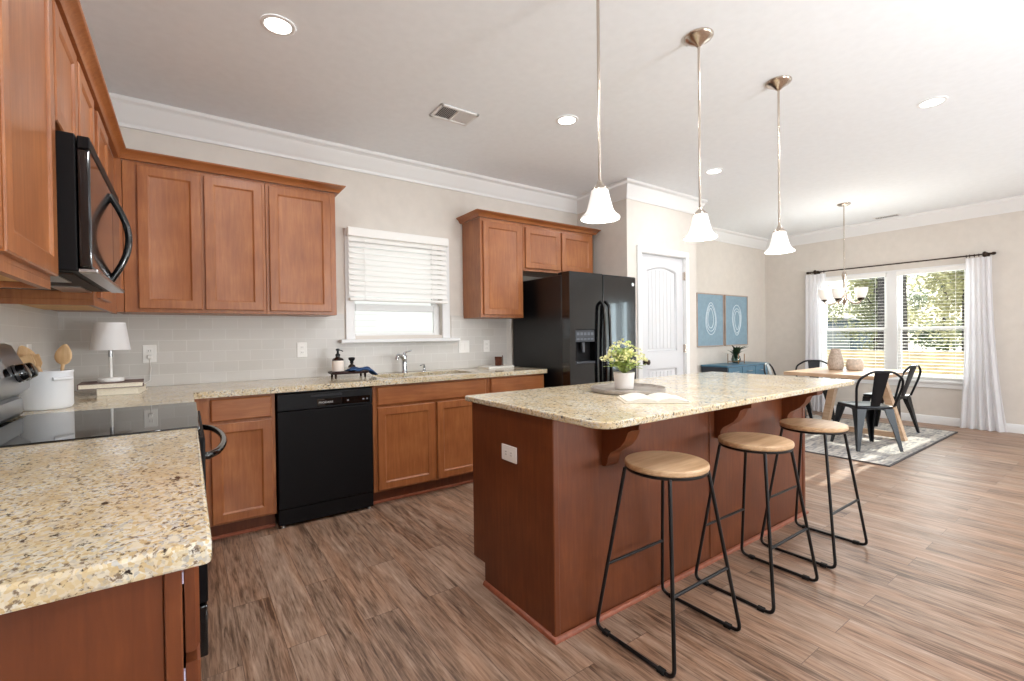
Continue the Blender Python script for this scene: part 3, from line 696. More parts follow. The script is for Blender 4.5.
# cabinet crown mouldings
def cab_crown(pts, label):
    prof = [(0, 0), (.024, 0), (.028, .008), (.042, .028), (.056, .038), (.062, .044), (.062, .05), (0, .05)]
    P = [Vector(p) for p in pts]; rings = []
    for i, p in enumerate(P):
        ns = []
        for a, b_ in ((i-1, i), (i, i+1)):
            if 0 <= a and b_ < len(P):
                d = (P[b_]-P[a]).normalized(); ns.append(Vector((d.y, -d.x)))
        mt = (ns[0]+ns[1])/(1+ns[0].dot(ns[1])) if len(ns) == 2 else ns[0]
        rings.append([Vector((p.x+mt.x*d_, p.y+mt.y*d_, ZU1+.0+h_)) for d_, h_ in prof])
    tag(MB().loft(rings).build('cabinet_crown', WOODX), label, 'moulding', 'wooden cabinet crowns')
e = .0006
cab_crown([(XU+e, .98), (XU+e, YU-e), (.916, YU-e), (.916, YB-.002)], 'cherry crown moulding along the corner wall cabinets')
cab_crown([(2.164, YB-.002), (2.164, YU-e), (3.581, YU-e), (3.581, YB-.002)], 'cherry crown moulding over the cabinets by the refrigerator')

# ---------------------------------------------------------------- counters
def slab(mb, poly, z0, z1, e=.006):
    """horizontal slab with eased edges: poly counter-clockwise"""
    P = [Vector(p) for p in poly]; k = len(P)
    def inset(d):
        out = []
        for i in range(k):
            a, b_, c_ = P[i-1], P[i], P[(i+1) % k]
            d1 = (b_-a).normalized(); d2 = (c_-b_).normalized(); n1 = Vector((-d1.y, d1.x)); n2 = Vector((-d2.y, d2.x))
            m_ = (n1+n2)/(1+n1.dot(n2)); out.append(b_+m_*d)
        return out
    rings = []
    for d, z in ((e, z0), (.3*e, z0+.3*e), (0, z0+e), (0, z1-e), (.3*e, z1-.3*e), (e, z1)):
        rings.append([Vector((q.x, q.y, z)) for q in inset(d)])
    mb.hard = True
    return mb.loft(rings)
GZ0, GZ1 = .877, .914
# L-shaped run with a sink cut-out, built as one continuous piece
SX0, SX1, SY0, SY1 = 1.20, 1.98, 3.36, 3.70
mb = MB()
outer = [(XL+.009, 2.716), (.027, 2.716), (.027, 3.222), (2.66, 3.222), (2.66, YB-.009), (XL+.009, YB-.009)]
bmx = mb.bm
def ringv(poly, z): return [bmx.verts.new((x, y, z)) for x, y in poly]
hole = rrect(SX0, SX1, SY0, SY1, .05, 4)
for z, flip in ((GZ0, 1), (GZ1, 0)):
    ov = ringv(outer, z); hv = ringv(hole, z)
    es = [bmx.edges.new((ov[i], ov[(i+1) % len(ov)])) for i in range(len(ov))] + [bmx.edges.new((hv[i], hv[(i+1) % len(hv)])) for i in range(len(hv))]
    bmesh.ops.triangle_fill(bmx, use_beauty=True, edges=es)
    if flip: o0, h0 = ov, hv
    else:
        for a, b_ in ((o0, ov), (h0, hv)):
            for i in range(len(a)): bmx.faces.new((a[i], a[(i+1) % len(a)], b_[(i+1) % len(a)], b_[i]))
tag(mb.build('countertop', GRANITE, None, ang=30), 'speckled beige granite countertop along the sink wall', 'countertop', 'granite countertops')
tag(slab(MB(), rrect(XL+.009, .027, .838, 1.942, [0, .012, .004, 0], 4), GZ0, GZ1).build('countertop', GRANITE, None, ang=22), 'speckled beige granite countertop on the near side of the range', 'countertop', 'granite countertops')
# sink bowl
sk = thing('kitchen_sink', (1.59, 3.53, .8), 'undermount steel sink below the faucet', 'sink')
rings = [[Vector((x, y, z)) for x, y in rrect(SX0-.012+i_, SX1+.012-i_, SY0-.012+i_, SY1+.012-i_, .05, 4)] for i_, z in ((0, GZ0-.0005), (.008, GZ0-.003), (.012, .74), (.03, .70), (.06, .69))]
MB().loft(rings, False, True).build('bowl', STEEL, sk)
MB().lathe([(.04, 0), (.04, .003), (.03, .004)], (1.59, 3.53, .69), 20).build('drain', CHROME, sk)

# ---------------------------------------------------------------- dishwasher
dwr = thing('dishwasher', (.76, 3.55, 0), 'black dishwasher under the granite counter', 'dishwasher')
MB().box(.466, 1.072, YFc+.03, 3.85, .1, .868).build('body', BLACKDW, dwr)
DWY = 3.243
MB().box(.462, 1.07, DWY, YFc+.029, .125, .75, .006, 2).build('door', BLACKDW, dwr)
cp = MB().box(.462, 1.07, DWY-.004, YFc+.029, .753, .862, .006, 2).build('control_panel', plain('black_satin_plastic', (18, 18, 21), .45, Specular_IOR_Level=.25), dwr)
MB().prism([(DWY-.0055, .84), (DWY-.03, .838), (DWY-.034, .83), (DWY-.0055, .815)], 'x', .49, .96).build('handle', plain('black_grip', (26, 28, 32), .25), dwr) if False else MB().box(.66, .86, DWY-.009, DWY-.0045, .832, .846, .002).build('handle_recess', plain('black_grip', (34, 36, 42), .3), dwr)
MB().box(.70, 1.05, DWY-.006, DWY-.0042, .768, .815, .001).build('display_strip', BLACKGLASS, cp)
def text(body, size, loc, rot, mat, parent, name='lettering', ext=.0006):
    cu = bpy.data.curves.new(name, 'FONT'); cu.body = body; cu.size = size; cu.extrude = ext; cu.align_x = 'CENTER'; cu.align_y = 'CENTER'
    cu.materials.append(mat); o = bpy.data.objects.new(name, cu); C.objects.link(o)
    r = parent
    while r.parent: r = r.parent
    me = bpy.data.meshes.new_from_object(o); bpy.data.objects.remove(o); me.materials.clear(); me.materials.append(mat)
    o = bpy.data.objects.new(name, me); C.objects.link(o)
    o.location = Vector(loc)-r.location; o.rotation_euler = rot; o.parent = parent; return o
PALE = plain('pale_print', (206, 208, 212), .5)
text('FRIGIDAIRE', .018, (.755, DWY-.0068, .79), (PI/2, 0, 0), PALE, cp)
for x in (.90, 1.005, 1.03): MB().box(x-.006, x+.006, DWY-.0075, DWY-.0062, .786, .796, .001).build('button', plain('grey_button', (120, 122, 126), .5), cp)
MB().box(.466, 1.066, YFc+.03, YFc+.05, .012, .118).box(.462, 1.07, YFc-.01, YFc+.02, .02, .122, .003).build('kick_plate', BLACKDW, dwr)
for x in (.49, 1.045): MB().lathe([(.014, 0), (.014, .008), (.008, .012), (.008, .03)], (x, YFc+.02, 0), 12).build('levelling_foot', STEEL, dwr)

# ---------------------------------------------------------------- range
rg = thing('range', (-.3, 2.33, 0), 'black and stainless electric range with a glass cooktop', 'range')
RY0, RY1 = 1.948, 2.710
MB().box(XL+.02, .005, RY0, RY1, .09, .895).box(XL+.02, -.05, RY0+.01, RY1-.01, 0, .09).build('body', BLACKDW, rg)
ct = MB().box(-.545, .034, RY0-.002, RY1+.002, .897, .918, .004, 2).build('cooktop', BLACKGLASS, rg); ct['label'] = 'black glass cooktop'
MB().box(.012, .034, RY0+.001, RY1-.001, .884, .8965, .002).build('front_trim', BLACKDW, rg)
od = MB().box(.0055, .048, RY0+.004, RY1-.004, .29, .875, .006, 2).build('oven_door', BLACKDW, rg)
MB().box(.0055, .046, RY0+.004, RY1-.004, .1, .282, .006, 2).build('storage_drawer', BLACK, rg)
hp = [(.047, RY0+.05, .80)] + [(.06+.062*math.sin(PI*i/14)**.6, RY0+.05+(RY1-RY0-.1)*i/14, .80+.0*i) for i in range(15)] + [(.047, RY1-.05, .80)]
MB().tube(fillet(hp, .01, 2), .0135, 10).build('handle', BLACK, od)
# backguard
bgp = [(x_-.018 if x_ > -.63 else x_, z_) for x_, z_ in [(-.63, .918), (-.545, .918), (-.535, .935), (-.538, .99), (-.555, .998), (-.515, 1.03), (-.512, 1.075), (-.522, 1.11), (-.548, 1.165), (-.565, 1.205), (-.585, 1.215), (-.63, 1.215)]]
bgo = MB().prism([(x, z) for x, z in bgp], 'y', RY0, RY1).build('backguard', plain('satin_stainless', (150, 152, 156), .3, .9), rg)
cpn = MB()
def on_guard(t_, y_, off=0):   # point on sloped face between the two upper profile points
    a, b_ = Vector((-.530, 1.075)), Vector((-.583, 1.205)); p = a.lerp(b_, t_); nn = Vector((b_.y-a.y, -(b_.x-a.x))).normalized(); q = p+nn*off
    return (q.x, y_, q.y)
cpn.loft([[on_guard(.12, y_, .002), on_guard(.85, y_, .002), on_guard(.85, y_, .007), on_guard(.12, y_, .007)] for y_ in (RY0+.26, RY1-.26)])
cpn.build('control_display', BLACKGLASS, bgo)
for y_ in (RY0+.07, RY0+.17, RY1-.17, RY1-.07):
    MB().tube([on_guard(.16, y_, .0), on_guard(.16, y_, .012), on_guard(.16, y_, .034), on_guard(.16, y_, .038)], [.036, .034, .03, .024], 20).build('knob', BLACK, bgo)
    MB().tube([on_guard(.16, y_, .008), on_guard(.16, y_, .014)], [.0365, .0365], 20).build('knob_ring', STEEL, bgo)

# ---------------------------------------------------------------- microwave
mw = thing('microwave', (-.43, 2.3, 1.437), 'black over-the-range microwave with a bowed handle', 'microwave')
MY0, MY1, MZ0, MZ1 = 1.942, 2.712, 1.437, 1.862
MB().box(XL+.003, -.272, MY0, MY1, MZ0, MZ1, .003).build('body', BLACKDW, mw)
md = MB().box(-.268, -.238, MY0+.001, MY1-.24, MZ0+.012, MZ1-.045, .006, 2).build('door', BLACK, mw)
MB().box(-.268, -.238, MY1-.238, MY1-.001, MZ0+.012, MZ1-.045, .006, 2).build('control_panel', BLACKGLASS, mw)
MB().box(-.268, -.238, MY0+.001, MY1-.001, MZ1-.042, MZ1-.004, .003).build('top_grille', BLACKDW, mw)
MB().box(-.272, -.225, MY0+.004, MY1-.004, MZ0-.004, MZ0+.010, .003).build('lower_lip', STEEL, mw)
hz = [MZ0+.02+(MZ1-MZ0-.085)*i/16 for i in range(17)]
MB().tube([(-.241+.058*math.sin(PI*i/16)**.95, MY1-.30, hz[i]) for i in range(17)], .0125, 10).build('handle', BLACK, md)
ub = MB().box(-.60, -.29, MY0+.06, MY1-.06, MZ0-.006, MZ0-.0005, .002).build('underside_panel', DARKGAP, mw)
for a in (MY0+.04, MY1-.30): MB().box(-.42, -.33, a, a+.26, MZ0-.010, MZ0-.0065).build('grease_filter', STEEL, mw)

# ---------------------------------------------------------------- refrigerator
fr = thing('refrigerator', (3.16, 3.4, 0), 'black side by side refrigerator with an ice dispenser', 'refrigerator')
FX0, FX1, FY, FZ = 2.725, 3.60, 2.985, 1.775
MB().box(FX0, FX1, 3.09, 3.84, .02, FZ-.02, .006).build('body', BLACKTEX, fr)
MB().box(FX0+.01, FX1-.01, 3.02, 3.09, .02, .09).build('kick_grille', BLACKDW, fr)
for a in (FX0+.02, FX1-.14): MB().box(a, a+.12, 3.085, 3.16, FZ-.018, FZ+.006, .004).build('hinge_cover', BLACKDW, fr)
xm = 3.135
DX = (2.79, 3.035)     # dispenser opening
mb = MB().box(FX0, DX[0], FY, 3.083, .1, FZ, .012, 2).box(DX[1], xm-.004, FY, 3.083, .1, FZ, .012, 2).box(DX[0]-.013, DX[1]+.013, FY, 3.083, 1.26, FZ, .012, 2).box(DX[0]-.013, DX[1]+.013, FY, 3.083, .1, .95, .012, 2)
mb = MB()
out = [(FX0, .1), (xm-.004, .1), (xm-.004, FZ), (FX0, FZ)]
def door_hole(mb, o, h, y0, y1):
    bm = mb.bm
    L = []
    for y in (y0, y1):
        ov = [bm.verts.new((x, y, z)) for x, z in o]; hv = [bm.verts.new((x, y, z)) for x, z in h]
        for i in range(4): bm.faces.new((ov[i], ov[(i+1) % 4], hv[(i+1) % 4], hv[i]))
        L.append((ov, hv))
    for j in (0, 1):
        for i in range(4): bm.faces.new((L[0][j][i], L[0][j][(i+1) % 4], L[1][j][(i+1) % 4], L[1][j][i]))
door_hole(mb, out, [(DX[0], .96), (DX[1], .96), (DX[1], 1.265), (DX[0], 1.265)], FY, 3.083)
fd = mb.build('freezer_door', BLACK, fr)
MB().box(DX[0]-.001, DX[1]+.001, 3.055, 3.075, .955, 1.27).build('dispenser_recess', BLACKDW, fd)
MB().box(DX[0]+.004, DX[1]-.004, FY+.004, FY+.03, 1.155, 1.262, .003).build('dispenser_panel', GREYDISP, fd)
MB().box(DX[0]+.006, DX[1]-.006, FY-.004, 3.05, .962, .982, .003).build('drip_tray', GREYDISP, fd)
MB().tube([(2.915, 3.03, 1.15), (2.915, 3.02, 1.06)], [.022, .016], 12).build('dispenser_spout', GREYDISP, fd)
gpr = plain('grey_print', (92, 96, 104), .4)
for i in range(5):
    for za, zb_ in ((1.175, 1.187), (1.215, 1.24)): MB().box(DX[0]+.02+i*.043, DX[0]+.05+i*.043, FY+.0015, FY+.0045, za, zb_).build('dispenser_button', gpr, fd)
fd2 = MB().box(xm+.004, FX1, FY, 3.083, .1, FZ, .012, 2).build('refrigerator_door', BLACK, fr)
bd = MB().tube([(3.552, FY-.0002, 1.70), (3.552, FY-.004, 1.70)], .017, 20).build('badge', plain('silver_badge', (222, 222, 224), .3, .3), fd2)
for dd, hx, side in ((fd, xm-.03, -1), (fd2, xm+.032, 1)):
    z0, z1 = .42, 1.52
    pts = [(hx, FY+.004, z0)] + [(hx+side*0, FY-.045-.02*math.sin(PI*i/12), z0+.03+(z1-z0-.06)*i/12) for i in range(13)] + [(hx, FY+.004, z1)]
    MB().tube(fillet(pts, .03, 3), .0145, 10).build('handle', BLACK, dd)

# ---------------------------------------------------------------- island
isl = thing('kitchen_island', (2.27, 1.7, 0), 'dark cherry kitchen island with corbels under the overhang', 'kitchen island')
IX0, IX1, IY0, IY1 = 1.18, 3.385, 1.40, 2.03
MB().box(IX0+.02, IX1-.02, IY0+.02, IY1, .105, .8865).box(IX0+.03, IX1-.03, IY0+.02, 1.93, .0, .105).build('body', WOOD, isl)
def panel_end(x0, x1):
    return MB().prism([(IY0+.0, 0), (1.925, 0), (1.925, .105), (IY1, .105), (IY1, .8865), (IY0+.0, .8865)], 'x', x0, x1)
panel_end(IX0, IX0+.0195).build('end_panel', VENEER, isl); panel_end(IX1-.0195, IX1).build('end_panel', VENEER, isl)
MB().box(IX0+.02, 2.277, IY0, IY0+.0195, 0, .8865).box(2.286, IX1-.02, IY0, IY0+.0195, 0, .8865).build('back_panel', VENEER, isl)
MB().box(IX0-.004, IX0+.026, IY0-.006, IY0+.02, 0, .8865, .004).build('corner_post', VENEER, isl)
MB().box(2.262, 2.302, IY0-.005, IY0-.0002, 0, .8865, .002).build('seam_strip', VENEER, isl)
MB().box(IX1-.03, IX1+.003, IY0-.006, IY0+.02, 0, .8865, .004).build('corner_post', VENEER, isl)
shp = [(0, 0), (.014, 0), (.013, .008), (.008, .017), (0, .02)]
mb = MB()
for pts in (([(IX0, 1.925), (IX0, IY0-.006), (IX1+.003, IY0-.006), (IX1+.003, 1.9)]),):
    P = [Vector(p) for p in pts]; rings = []
    for i, p in enumerate(P):
        ns = []
        for a, b_ in ((i-1, i), (i, i+1)):
            if 0 <= a and b_ < len(P):
                d = (P[b_]-P[a]).normalized(); ns.append(Vector((d.y, -d.x)))
        mt = (ns[0]+ns[1])/(1+ns[0].dot(ns[1])) if len(ns) == 2 else ns[0]
        mt = mt
        rings.append([Vector((p.x+mt.x*d_-.004*0, p.y+mt.y*d_, h_)) for d_, h_ in shp])
    mb.loft(rings)
mb.build('shoe_moulding', SHOE, isl)
for x in (1.455, 2.315, 3.075):
    pr_ = [(IY0, .8855), (IY0, .655), (IY0-.02, .655), (IY0-.032, .675), (IY0-.036, .70), (IY0-.05, .72), (IY0-.075, .735), (IY0-.105, .755), (IY0-.13, .785), (IY0-.145, .82), (IY0-.165, .832), (IY0-.2, .84), (IY0-.205, .8855)]
    MB().prism(pr_, 'x', x, x+.075).build('corbel', VENEER, isl)
for a, b_ in ((1.22, 1.75), (1.77, 2.27), (2.29, 2.79), (2.81, 3.34)):
    MB().front((b_, IY1+.0005, .118), (-1, 0, 0), (0, 1, 0), b_-a, .594, .019, 'door').build('door', WOOD, isl)
    MB().front((b_, IY1+.0005, .728), (-1, 0, 0), (0, 1, 0), b_-a, .134, .019, 'slab').build('drawer', WOODX, isl)
tag(slab(MB(), rrect(1.162, 3.425, 1.108, 2.085, [.075, .06, .02, .02], 8), .887, GZ1).build('countertop', GRANITE, None, ang=22), 'speckled beige granite island top with rounded corners', 'countertop', 'granite countertops')

# outlets
def outlet(loc, axis, label, toggle=False, wide=False, horiz=False, slots=True):
    """plate on wall; axis = outward normal"""
    t_ = thing('wall_outlet' if not toggle else 'light_switch', loc, label, 'outlet' if not toggle else 'light switch', 'electrical plates')
    w_, h_ = (.115, .115) if wide else (.072, .116)
    if horiz: w_, h_ = h_, w_
    x, y, z = loc
    def bx(mb, u0, u1, v0, v1, d0, d1, bv=0):
        if axis == '-y': return mb.box(x+u0, x+u1, y-d1, y-d0, z+v0, z+v1, bv)
        if axis == '-x': return mb.box(x-d1, x-d0, y+u0, y+u1, z+v0, z+v1, bv)
        return mb.box(x+d0, x+d1, y+u0, y+u1, z+v0, z+v1, bv)
    bx(MB(), -w_/2, w_/2, -h_/2, h_/2, .0003, .006, .002).build('plate', PLASTIC, t_)
    if toggle:
        for du in ((-.023, .023) if wide else (0,)):
            bx(MB(), du-.017, du+.017, -.033, .033, .006, .0085, .001).build('rocker', PLASTIC, t_)
    else:
        for q in (-.02, .02):
            u, v = (q, 0) if horiz else (0, q)
            f = bx(MB(), u-.014, u+.014, v-.014, v+.014, .006, .0078, .003).build('receptacle', PLASTIC, t_)
            mb = MB()
            for du in (-.006, .006):
                if horiz: bx(mb, u-.005, u+.005, v+du-.0012, v+du+.0012, .0078, .0082)
                else: bx(mb, u+du-.0012, u+du+.0012, v-.005, v+.005, .0078, .0082)
            mb.build('slot', SLOT, f)
    return t_
yb = YB-.008
outlet((-.2, yb, 1.13), '-y', 'white outlet on the tile beside the table lamp')
outlet((.73, yb, 1.13), '-y', 'white outlet on the tile between the lamp and the soap bottles')
outlet((2.163, yb, 1.12), '-y', 'wide white switch plate right of the sink window', True, True)
outlet((2.415, yb, 1.12), '-y', 'white outlet on the tile close to the refrigerator')
outlet((XL+.008, 3.2, 1.15), '+x', 'white outlet on the left tile behind the utensil crock')
outlet((IX0, 1.70, .69), '-x', 'white outlet set sideways in the island end panel', horiz=True)

# ---------------------------------------------------------------- pendants
def pendant(x, y, label, first=None):
    if first: return dup(first, (x, y, ZC), 0, label)
    t_ = thing('pendant_light', (0, 0, 0), label, 'pendant light', 'island pendant lights')
    MB().lathe([(.072, -0.001), (.072, -0.006), (.066, -0.014), (.048, -0.026), (.028, -0.038), (.014, -0.05), (.008, -0.056)], (0, 0, 0), 28).build('canopy', NICKEL, t_)
    MB().tube([(0, 0, -0.05), (0, 0, -0.9)], .0065, 10).build('rod', NICKEL, t_)
    MB().lathe([(.008, -0.882), (.012, -0.888), (.016, -0.9), (.028, -0.912), (.035, -0.918), (.035, -0.924)], (0, 0, 0), 24).build('socket_cap', NICKEL, t_)
    ps = [(.034, -0.922), (.037, -0.93), (.041, -0.95), (.047, -0.975), (.053, -0.998), (.059, -1.014), (.068, -1.026), (.079, -1.035), (.084, -1.041), (.083, -1.046)]
    MB().lathe(ps + [(r-.004, z+.001) for r, z in ps[::-1]], (0, 0, 0), 40, cap0=False, cap1=False).build('glass_shade', PEND, t_)
    MB().lathe([(.004, -0.925), (.014, -0.927), (.016, -0.94), (.024, -0.96), (.026, -0.978), (.018, -0.995), (.004, -1.003)], (0, 0, 0), 16, cap0=False, cap1=False).build('bulb', emissive('pendant_bulb', (255, 240, 215), 5), t_)
    t_.location = (x, y, ZC); return t_
p1 = pendant(1.455, 1.395, 'pendant light closest to the sink window end of the island')
pendant(2.196, 1.397, '', p1)['label'] = 'middle pendant light over the island'
pendant(2.998, 1.372, '', p1)['label'] = 'pendant light nearest the dining area, over the far island end'
for x, y in ((1.455, 1.395), (2.205, 1.395), (2.998, 1.372)): light('pendant_lamp', 'POINT', (x, y, ZC-1.05), PENDANT, (1, .96, .9), .07)

# ---------------------------------------------------------------- chandelier
CX, CY = 6.515, 2.24
ch = thing('chandelier', (CX, CY, ZC), 'five light chandelier with frosted cups over the dining table', 'chandelier')
MB().lathe([(.07, -.001), (.07, -.008), (.05, -.02), (.012, -.03)], (CX, CY, ZC), 24).build('canopy', NICKEL, ch)
MB().tube([(CX, CY, ZC-.025), (CX, CY, 1.93)], .006, 8).build('rod', NICKEL, ch)
MB().lathe([(.008, 1.95), (.02, 1.93), (.028, 1.90), (.018, 1.86), (.012, 1.80), (.016, 1.72), (.03, 1.66), (.036, 1.62), (.02, 1.57), (.01, 1.55), (.004, 1.53)], (CX, CY, 0), 20).build('stem', NICKEL, ch)
for i in range(5):
    a = 2*PI*i/5-.614; dx, dy = math.cos(a), math.sin(a); P_ = lambda r, z: (CX+dx*r, CY+dy*r, z)
    ar = MB().tube(fillet([P_(.02, 1.63), P_(.07, 1.58), P_(.13, 1.55), P_(.19, 1.565), P_(.2, 1.595)], .05, 4), .008, 8).build('arm', NICKEL, ch)
    MB().lathe([(.012, 1.585), (.02, 1.595), (.034, 1.605), (.034, 1.612)], P_(.2, 0), 16).build('cup', BRONZE, ar)
    MB().lathe([(.028, 1.612), (.045, 1.63), (.056, 1.66), (.062, 1.70), (.066, 1.73), (.062, 1.73), (.058, 1.70), (.05, 1.66), (.04, 1.634), (.02, 1.618)], P_(.2, 0), 24, cap0=False, cap1=True).build('glass_shade', BOWL, ar)
light('chandelier_lamp', 'POINT', (CX, CY, 1.86), CHANDELIER*5, (1, .96, .9), .25)

# ---------------------------------------------------------------- bar stools
def stool():
    t_ = thing('bar_stool', (0, 0, 0), '', 'bar stool', 'backless bar stools')
    MB().lathe([(.158, .678), (.163, .681), (.165, .685), (.165, .695), (.163, .7), (.158, .702)], (0, 0, 0), 64).build('seat', SEATWOOD, t_, ang=20)
    MB().lathe([(.14, .667), (.160, .667), (.162, .67), (.161, .6775), (.14, .6775)], (0, 0, 0), 64).build('seat_ring', BLACKMETAL, t_)
    fx, fy, tx, ty = .218, .188, .124, .108
    for sx in (-1, 1):
        path = [(sx*tx, ty, .672), (sx*fx, fy, .0085), (sx*fx, -fy, .0085), (sx*tx, -ty, .672)]
        fr_ = MB().tube(fillet(path, .035, 6), .0075, 10).build('sled_leg_frame', BLACKMETAL, t_)
        for sy in (-1, 1):
            MB().box(sx*fx-.011, sx*fx+.011, sy*(fy-.055)-.016, sy*(fy-.055)+.016, 0, .018, .003).build('foot_pad', RUBBER, fr_)
    for sy in (-1, 1):
        q = 1-(.27/.64); x = tx+(fx-tx)*(1-(.27-.0085)/.6415); y = ty+(fy-ty)*(1-(.27-.0085)/.6415)
        MB().tube([(-x, sy*y, .27), (x, sy*y, .27)], .0065, 8).build('crossbar', BLACKMETAL, t_)
    return t_
st_ = stool(); st_.location = (1.592, 1.175, 0); st_['label'] = 'round wooden bar stool standing nearest the island outlet end'
dup(st_, (2.255, 1.152, 0), 0, 'middle round wooden bar stool at the island')
dup(st_, (2.898, 1.153, 0), 0, 'round wooden bar stool at the dining end of the island')

# ---------------------------------------------------------------- dining set
tag(MB().box(5.13, 7.45, 1.43, 2.98, .0005, .010, .003).build('area_rug', RUG), 'grey woven rug under the dining table', 'rug')
mbe = MB().box(5.115, 5.133, 1.415, 2.995, .0005, .0115, .002).box(7.447, 7.465, 1.415, 2.995, .0005, .0115, .002).box(5.133, 7.447, 1.415, 1.433, .0005, .0115, .002).box(5.133, 7.447, 2.977, 2.995, .0005, .0115, .002)
mbe.build('binding', RUGEDGE, bpy.data.objects['area_rug'])
tb = thing('dining_table', (6.45, 2.2, .01), 'pale oak pedestal trestle dining table on the grey rug', 'table')
TX0, TX1, TY0, TY1 = 5.76, 6.95, 1.695, 2.60
slab(MB(), [(TX0, TY0), (TX1, TY0), (TX1, TY1), (TX0, TY1)], .715, .755, .004).build('tabletop', TABLEWOOD, tb)
for x in (6.43,):
    for sy, yf_, yt in ((-1, 1.665, 1.86), (1, 2.43, 2.30)):
        rings = []
        for q in (0, 1):
            y = yf_+(yt-yf_)*q; z = .012+.70*q; hw = .035
            rings.append([Vector((x-.045, y-hw, z)), Vector((x+.045, y-hw, z)), Vector((x+.045, y+hw, z)), Vector((x-.045, y+hw, z))])
        MB().loft(rings).build('leg', TABLEWOOD, tb)
    MB().box(x-.03, x+.03, 1.69, 2.41, .03, .09, .004).build('stretcher', TABLEWOOD, tb)
    MB().box(x-.05, x+.05, 1.78, 2.38, .69, .7145, .003).build('top_rail', TABLEWOOD, tb)
    MB().box(TX0+.15, TX1-.15, 2.04, 2.12, .672, .6895, .003).build('top_rail', TABLEWOOD, tb)
def chair():
    """metal cafe chair, faces +y, built about the origin"""
    t_ = thing('dining_chair', (0, 0, 0), '', 'chair', 'metal dining chairs')
    S = .455
    rings = [[Vector((x, y, z)) for x, y in rrect(-.18+i_, .18-i_, -.175+i_, .18-i_, .05, 5)] for i_, z in ((.004, S-.03), (0, S-.024), (0, S-.006), (.008, S), (.03, S-.002), (.06, S-.007))]
    MB().loft(rings).build('seat', GUNMETAL, t_)
    for sx in (-1, 1):
        for sy in (-1, 1):
            rr_ = []
            for q, z in ((0, S-.03), (.12, S-.09), (.45, S-.22), (1, .012)):
                w_ = .062*(1-q)**1.5+.026; cx_ = sx*(.172+.043*q); cy_ = sy*(.168+.047*q+(.02*q if sy < 0 else 0))
                # an angle-section leg: outer corner fixed, two flanges
                t2 = .012
                a = Vector((cx_, cy_, z)); u = Vector((-sx, 0, 0)); v = Vector((0, -sy, 0))
                rr_.append([a, a+u*w_, a+u*w_+v*t2, a+u*t2+v*t2, a+u*t2+v*w_, a+v*w_])
            MB().loft(rr_).build('leg', GUNMETAL, t_)
    ring = [(.165, -.165), (.165, .165), (-.165, .165), (-.165, -.165)]
    sk_ = MB()
    for (xa, ya), (xb, yb_) in zip(ring, ring[1:]+ring[:1]):
        pts = []
        for i in range(13):
            q = i/12; pts.append((xa+(xb-xa)*q, ya+(yb_-ya)*q, S-.035-.07*abs(2*q-1)**2.5))
        top = [Vector((p[0], p[1], S-.02)) for p in pts]; bot = [Vector(p) for p in pts]
        nx = Vector((ya-yb_, xb-xa, 0)).normalized()*.004
        sk_.loft([[a, b_, b_+nx, a+nx] for a, b_ in zip(top, bot)])
    sk_.build('apron', GUNMETAL, t_)
    hb, hw, hwt, top = S-.01, .178, .215, .805
    lean = lambda z: -.165-.19*((z-S)/(top-S))**1.0*.55
    path = [(-hw, lean(hb), hb), (-hwt, lean(.65), .65), (-hwt+.012, lean(.735), .735), (-.10, lean(top), top), (0, lean(top+.004), top+.004), (.10, lean(top), top), (hwt-.012, lean(.735), .735), (hwt, lean(.65), .65), (hw, lean(hb), hb)]
    MB().tube(fillet(path, .09, 6), .0115, 10).build('back_hoop', GUNMETAL, t_)
    rr_ = []
    for q in (0, .3, .7, 1):
        z = S-.01+(top-S+.008)*q; hw2 = .044+.026*q; y = lean(z)
        rr_.append([Vector((-hw2, y-.002+.004, z)), Vector((0, y-.008, z)), Vector((hw2, y+.002, z)), Vector((hw2, y+.006, z)), Vector((0, y-.004, z)), Vector((-hw2, y+.006, z))])
    MB().loft(rr_).build('splat', GUNMETAL, t_)
    return t_
c0 = chair(); c0.location = (5.74, 1.80, .0115); c0.rotation_euler = (0, 0, math.radians(-40)); c0['label'] = 'dark metal chair tucked under the table corner, back turned to the island'
dup(c0, (6.80, 1.91, .0115), math.radians(-8), 'dark metal chair between the other side chair and the dining window')
dup(c0, (6.86, 2.70, .0115), math.radians(114), 'dark metal chair on the far side of the table, in front of the window')
dup(c0, (6.17, 2.70, .0115), math.radians(192), 'dark metal chair beside the blue console')
# vases
v1 = tag(MB().lathe([(.06, 0), (.078, .008), (.084, .05), (.078, .12), (.062, .19), (.05, .235), (.047, .255), (.042, .255), (.044, .235), (.055, .19)], (6.42, 2.30, .7555), 28).build('vase', VASE1), 'tall speckled stoneware vase on the dining table', 'vase', 'stoneware vases')
v2_ = tag(MB().lathe([(.07, 0), (.085, .01), (.088, .07), (.078, .115), (.07, .13), (.064, .13), (.07, .11), (.06, .03)], (6.50, 2.13, .7555), 28).build('vase', VASE2), 'short pale stoneware pot on the dining table', 'vase', 'stoneware vases')

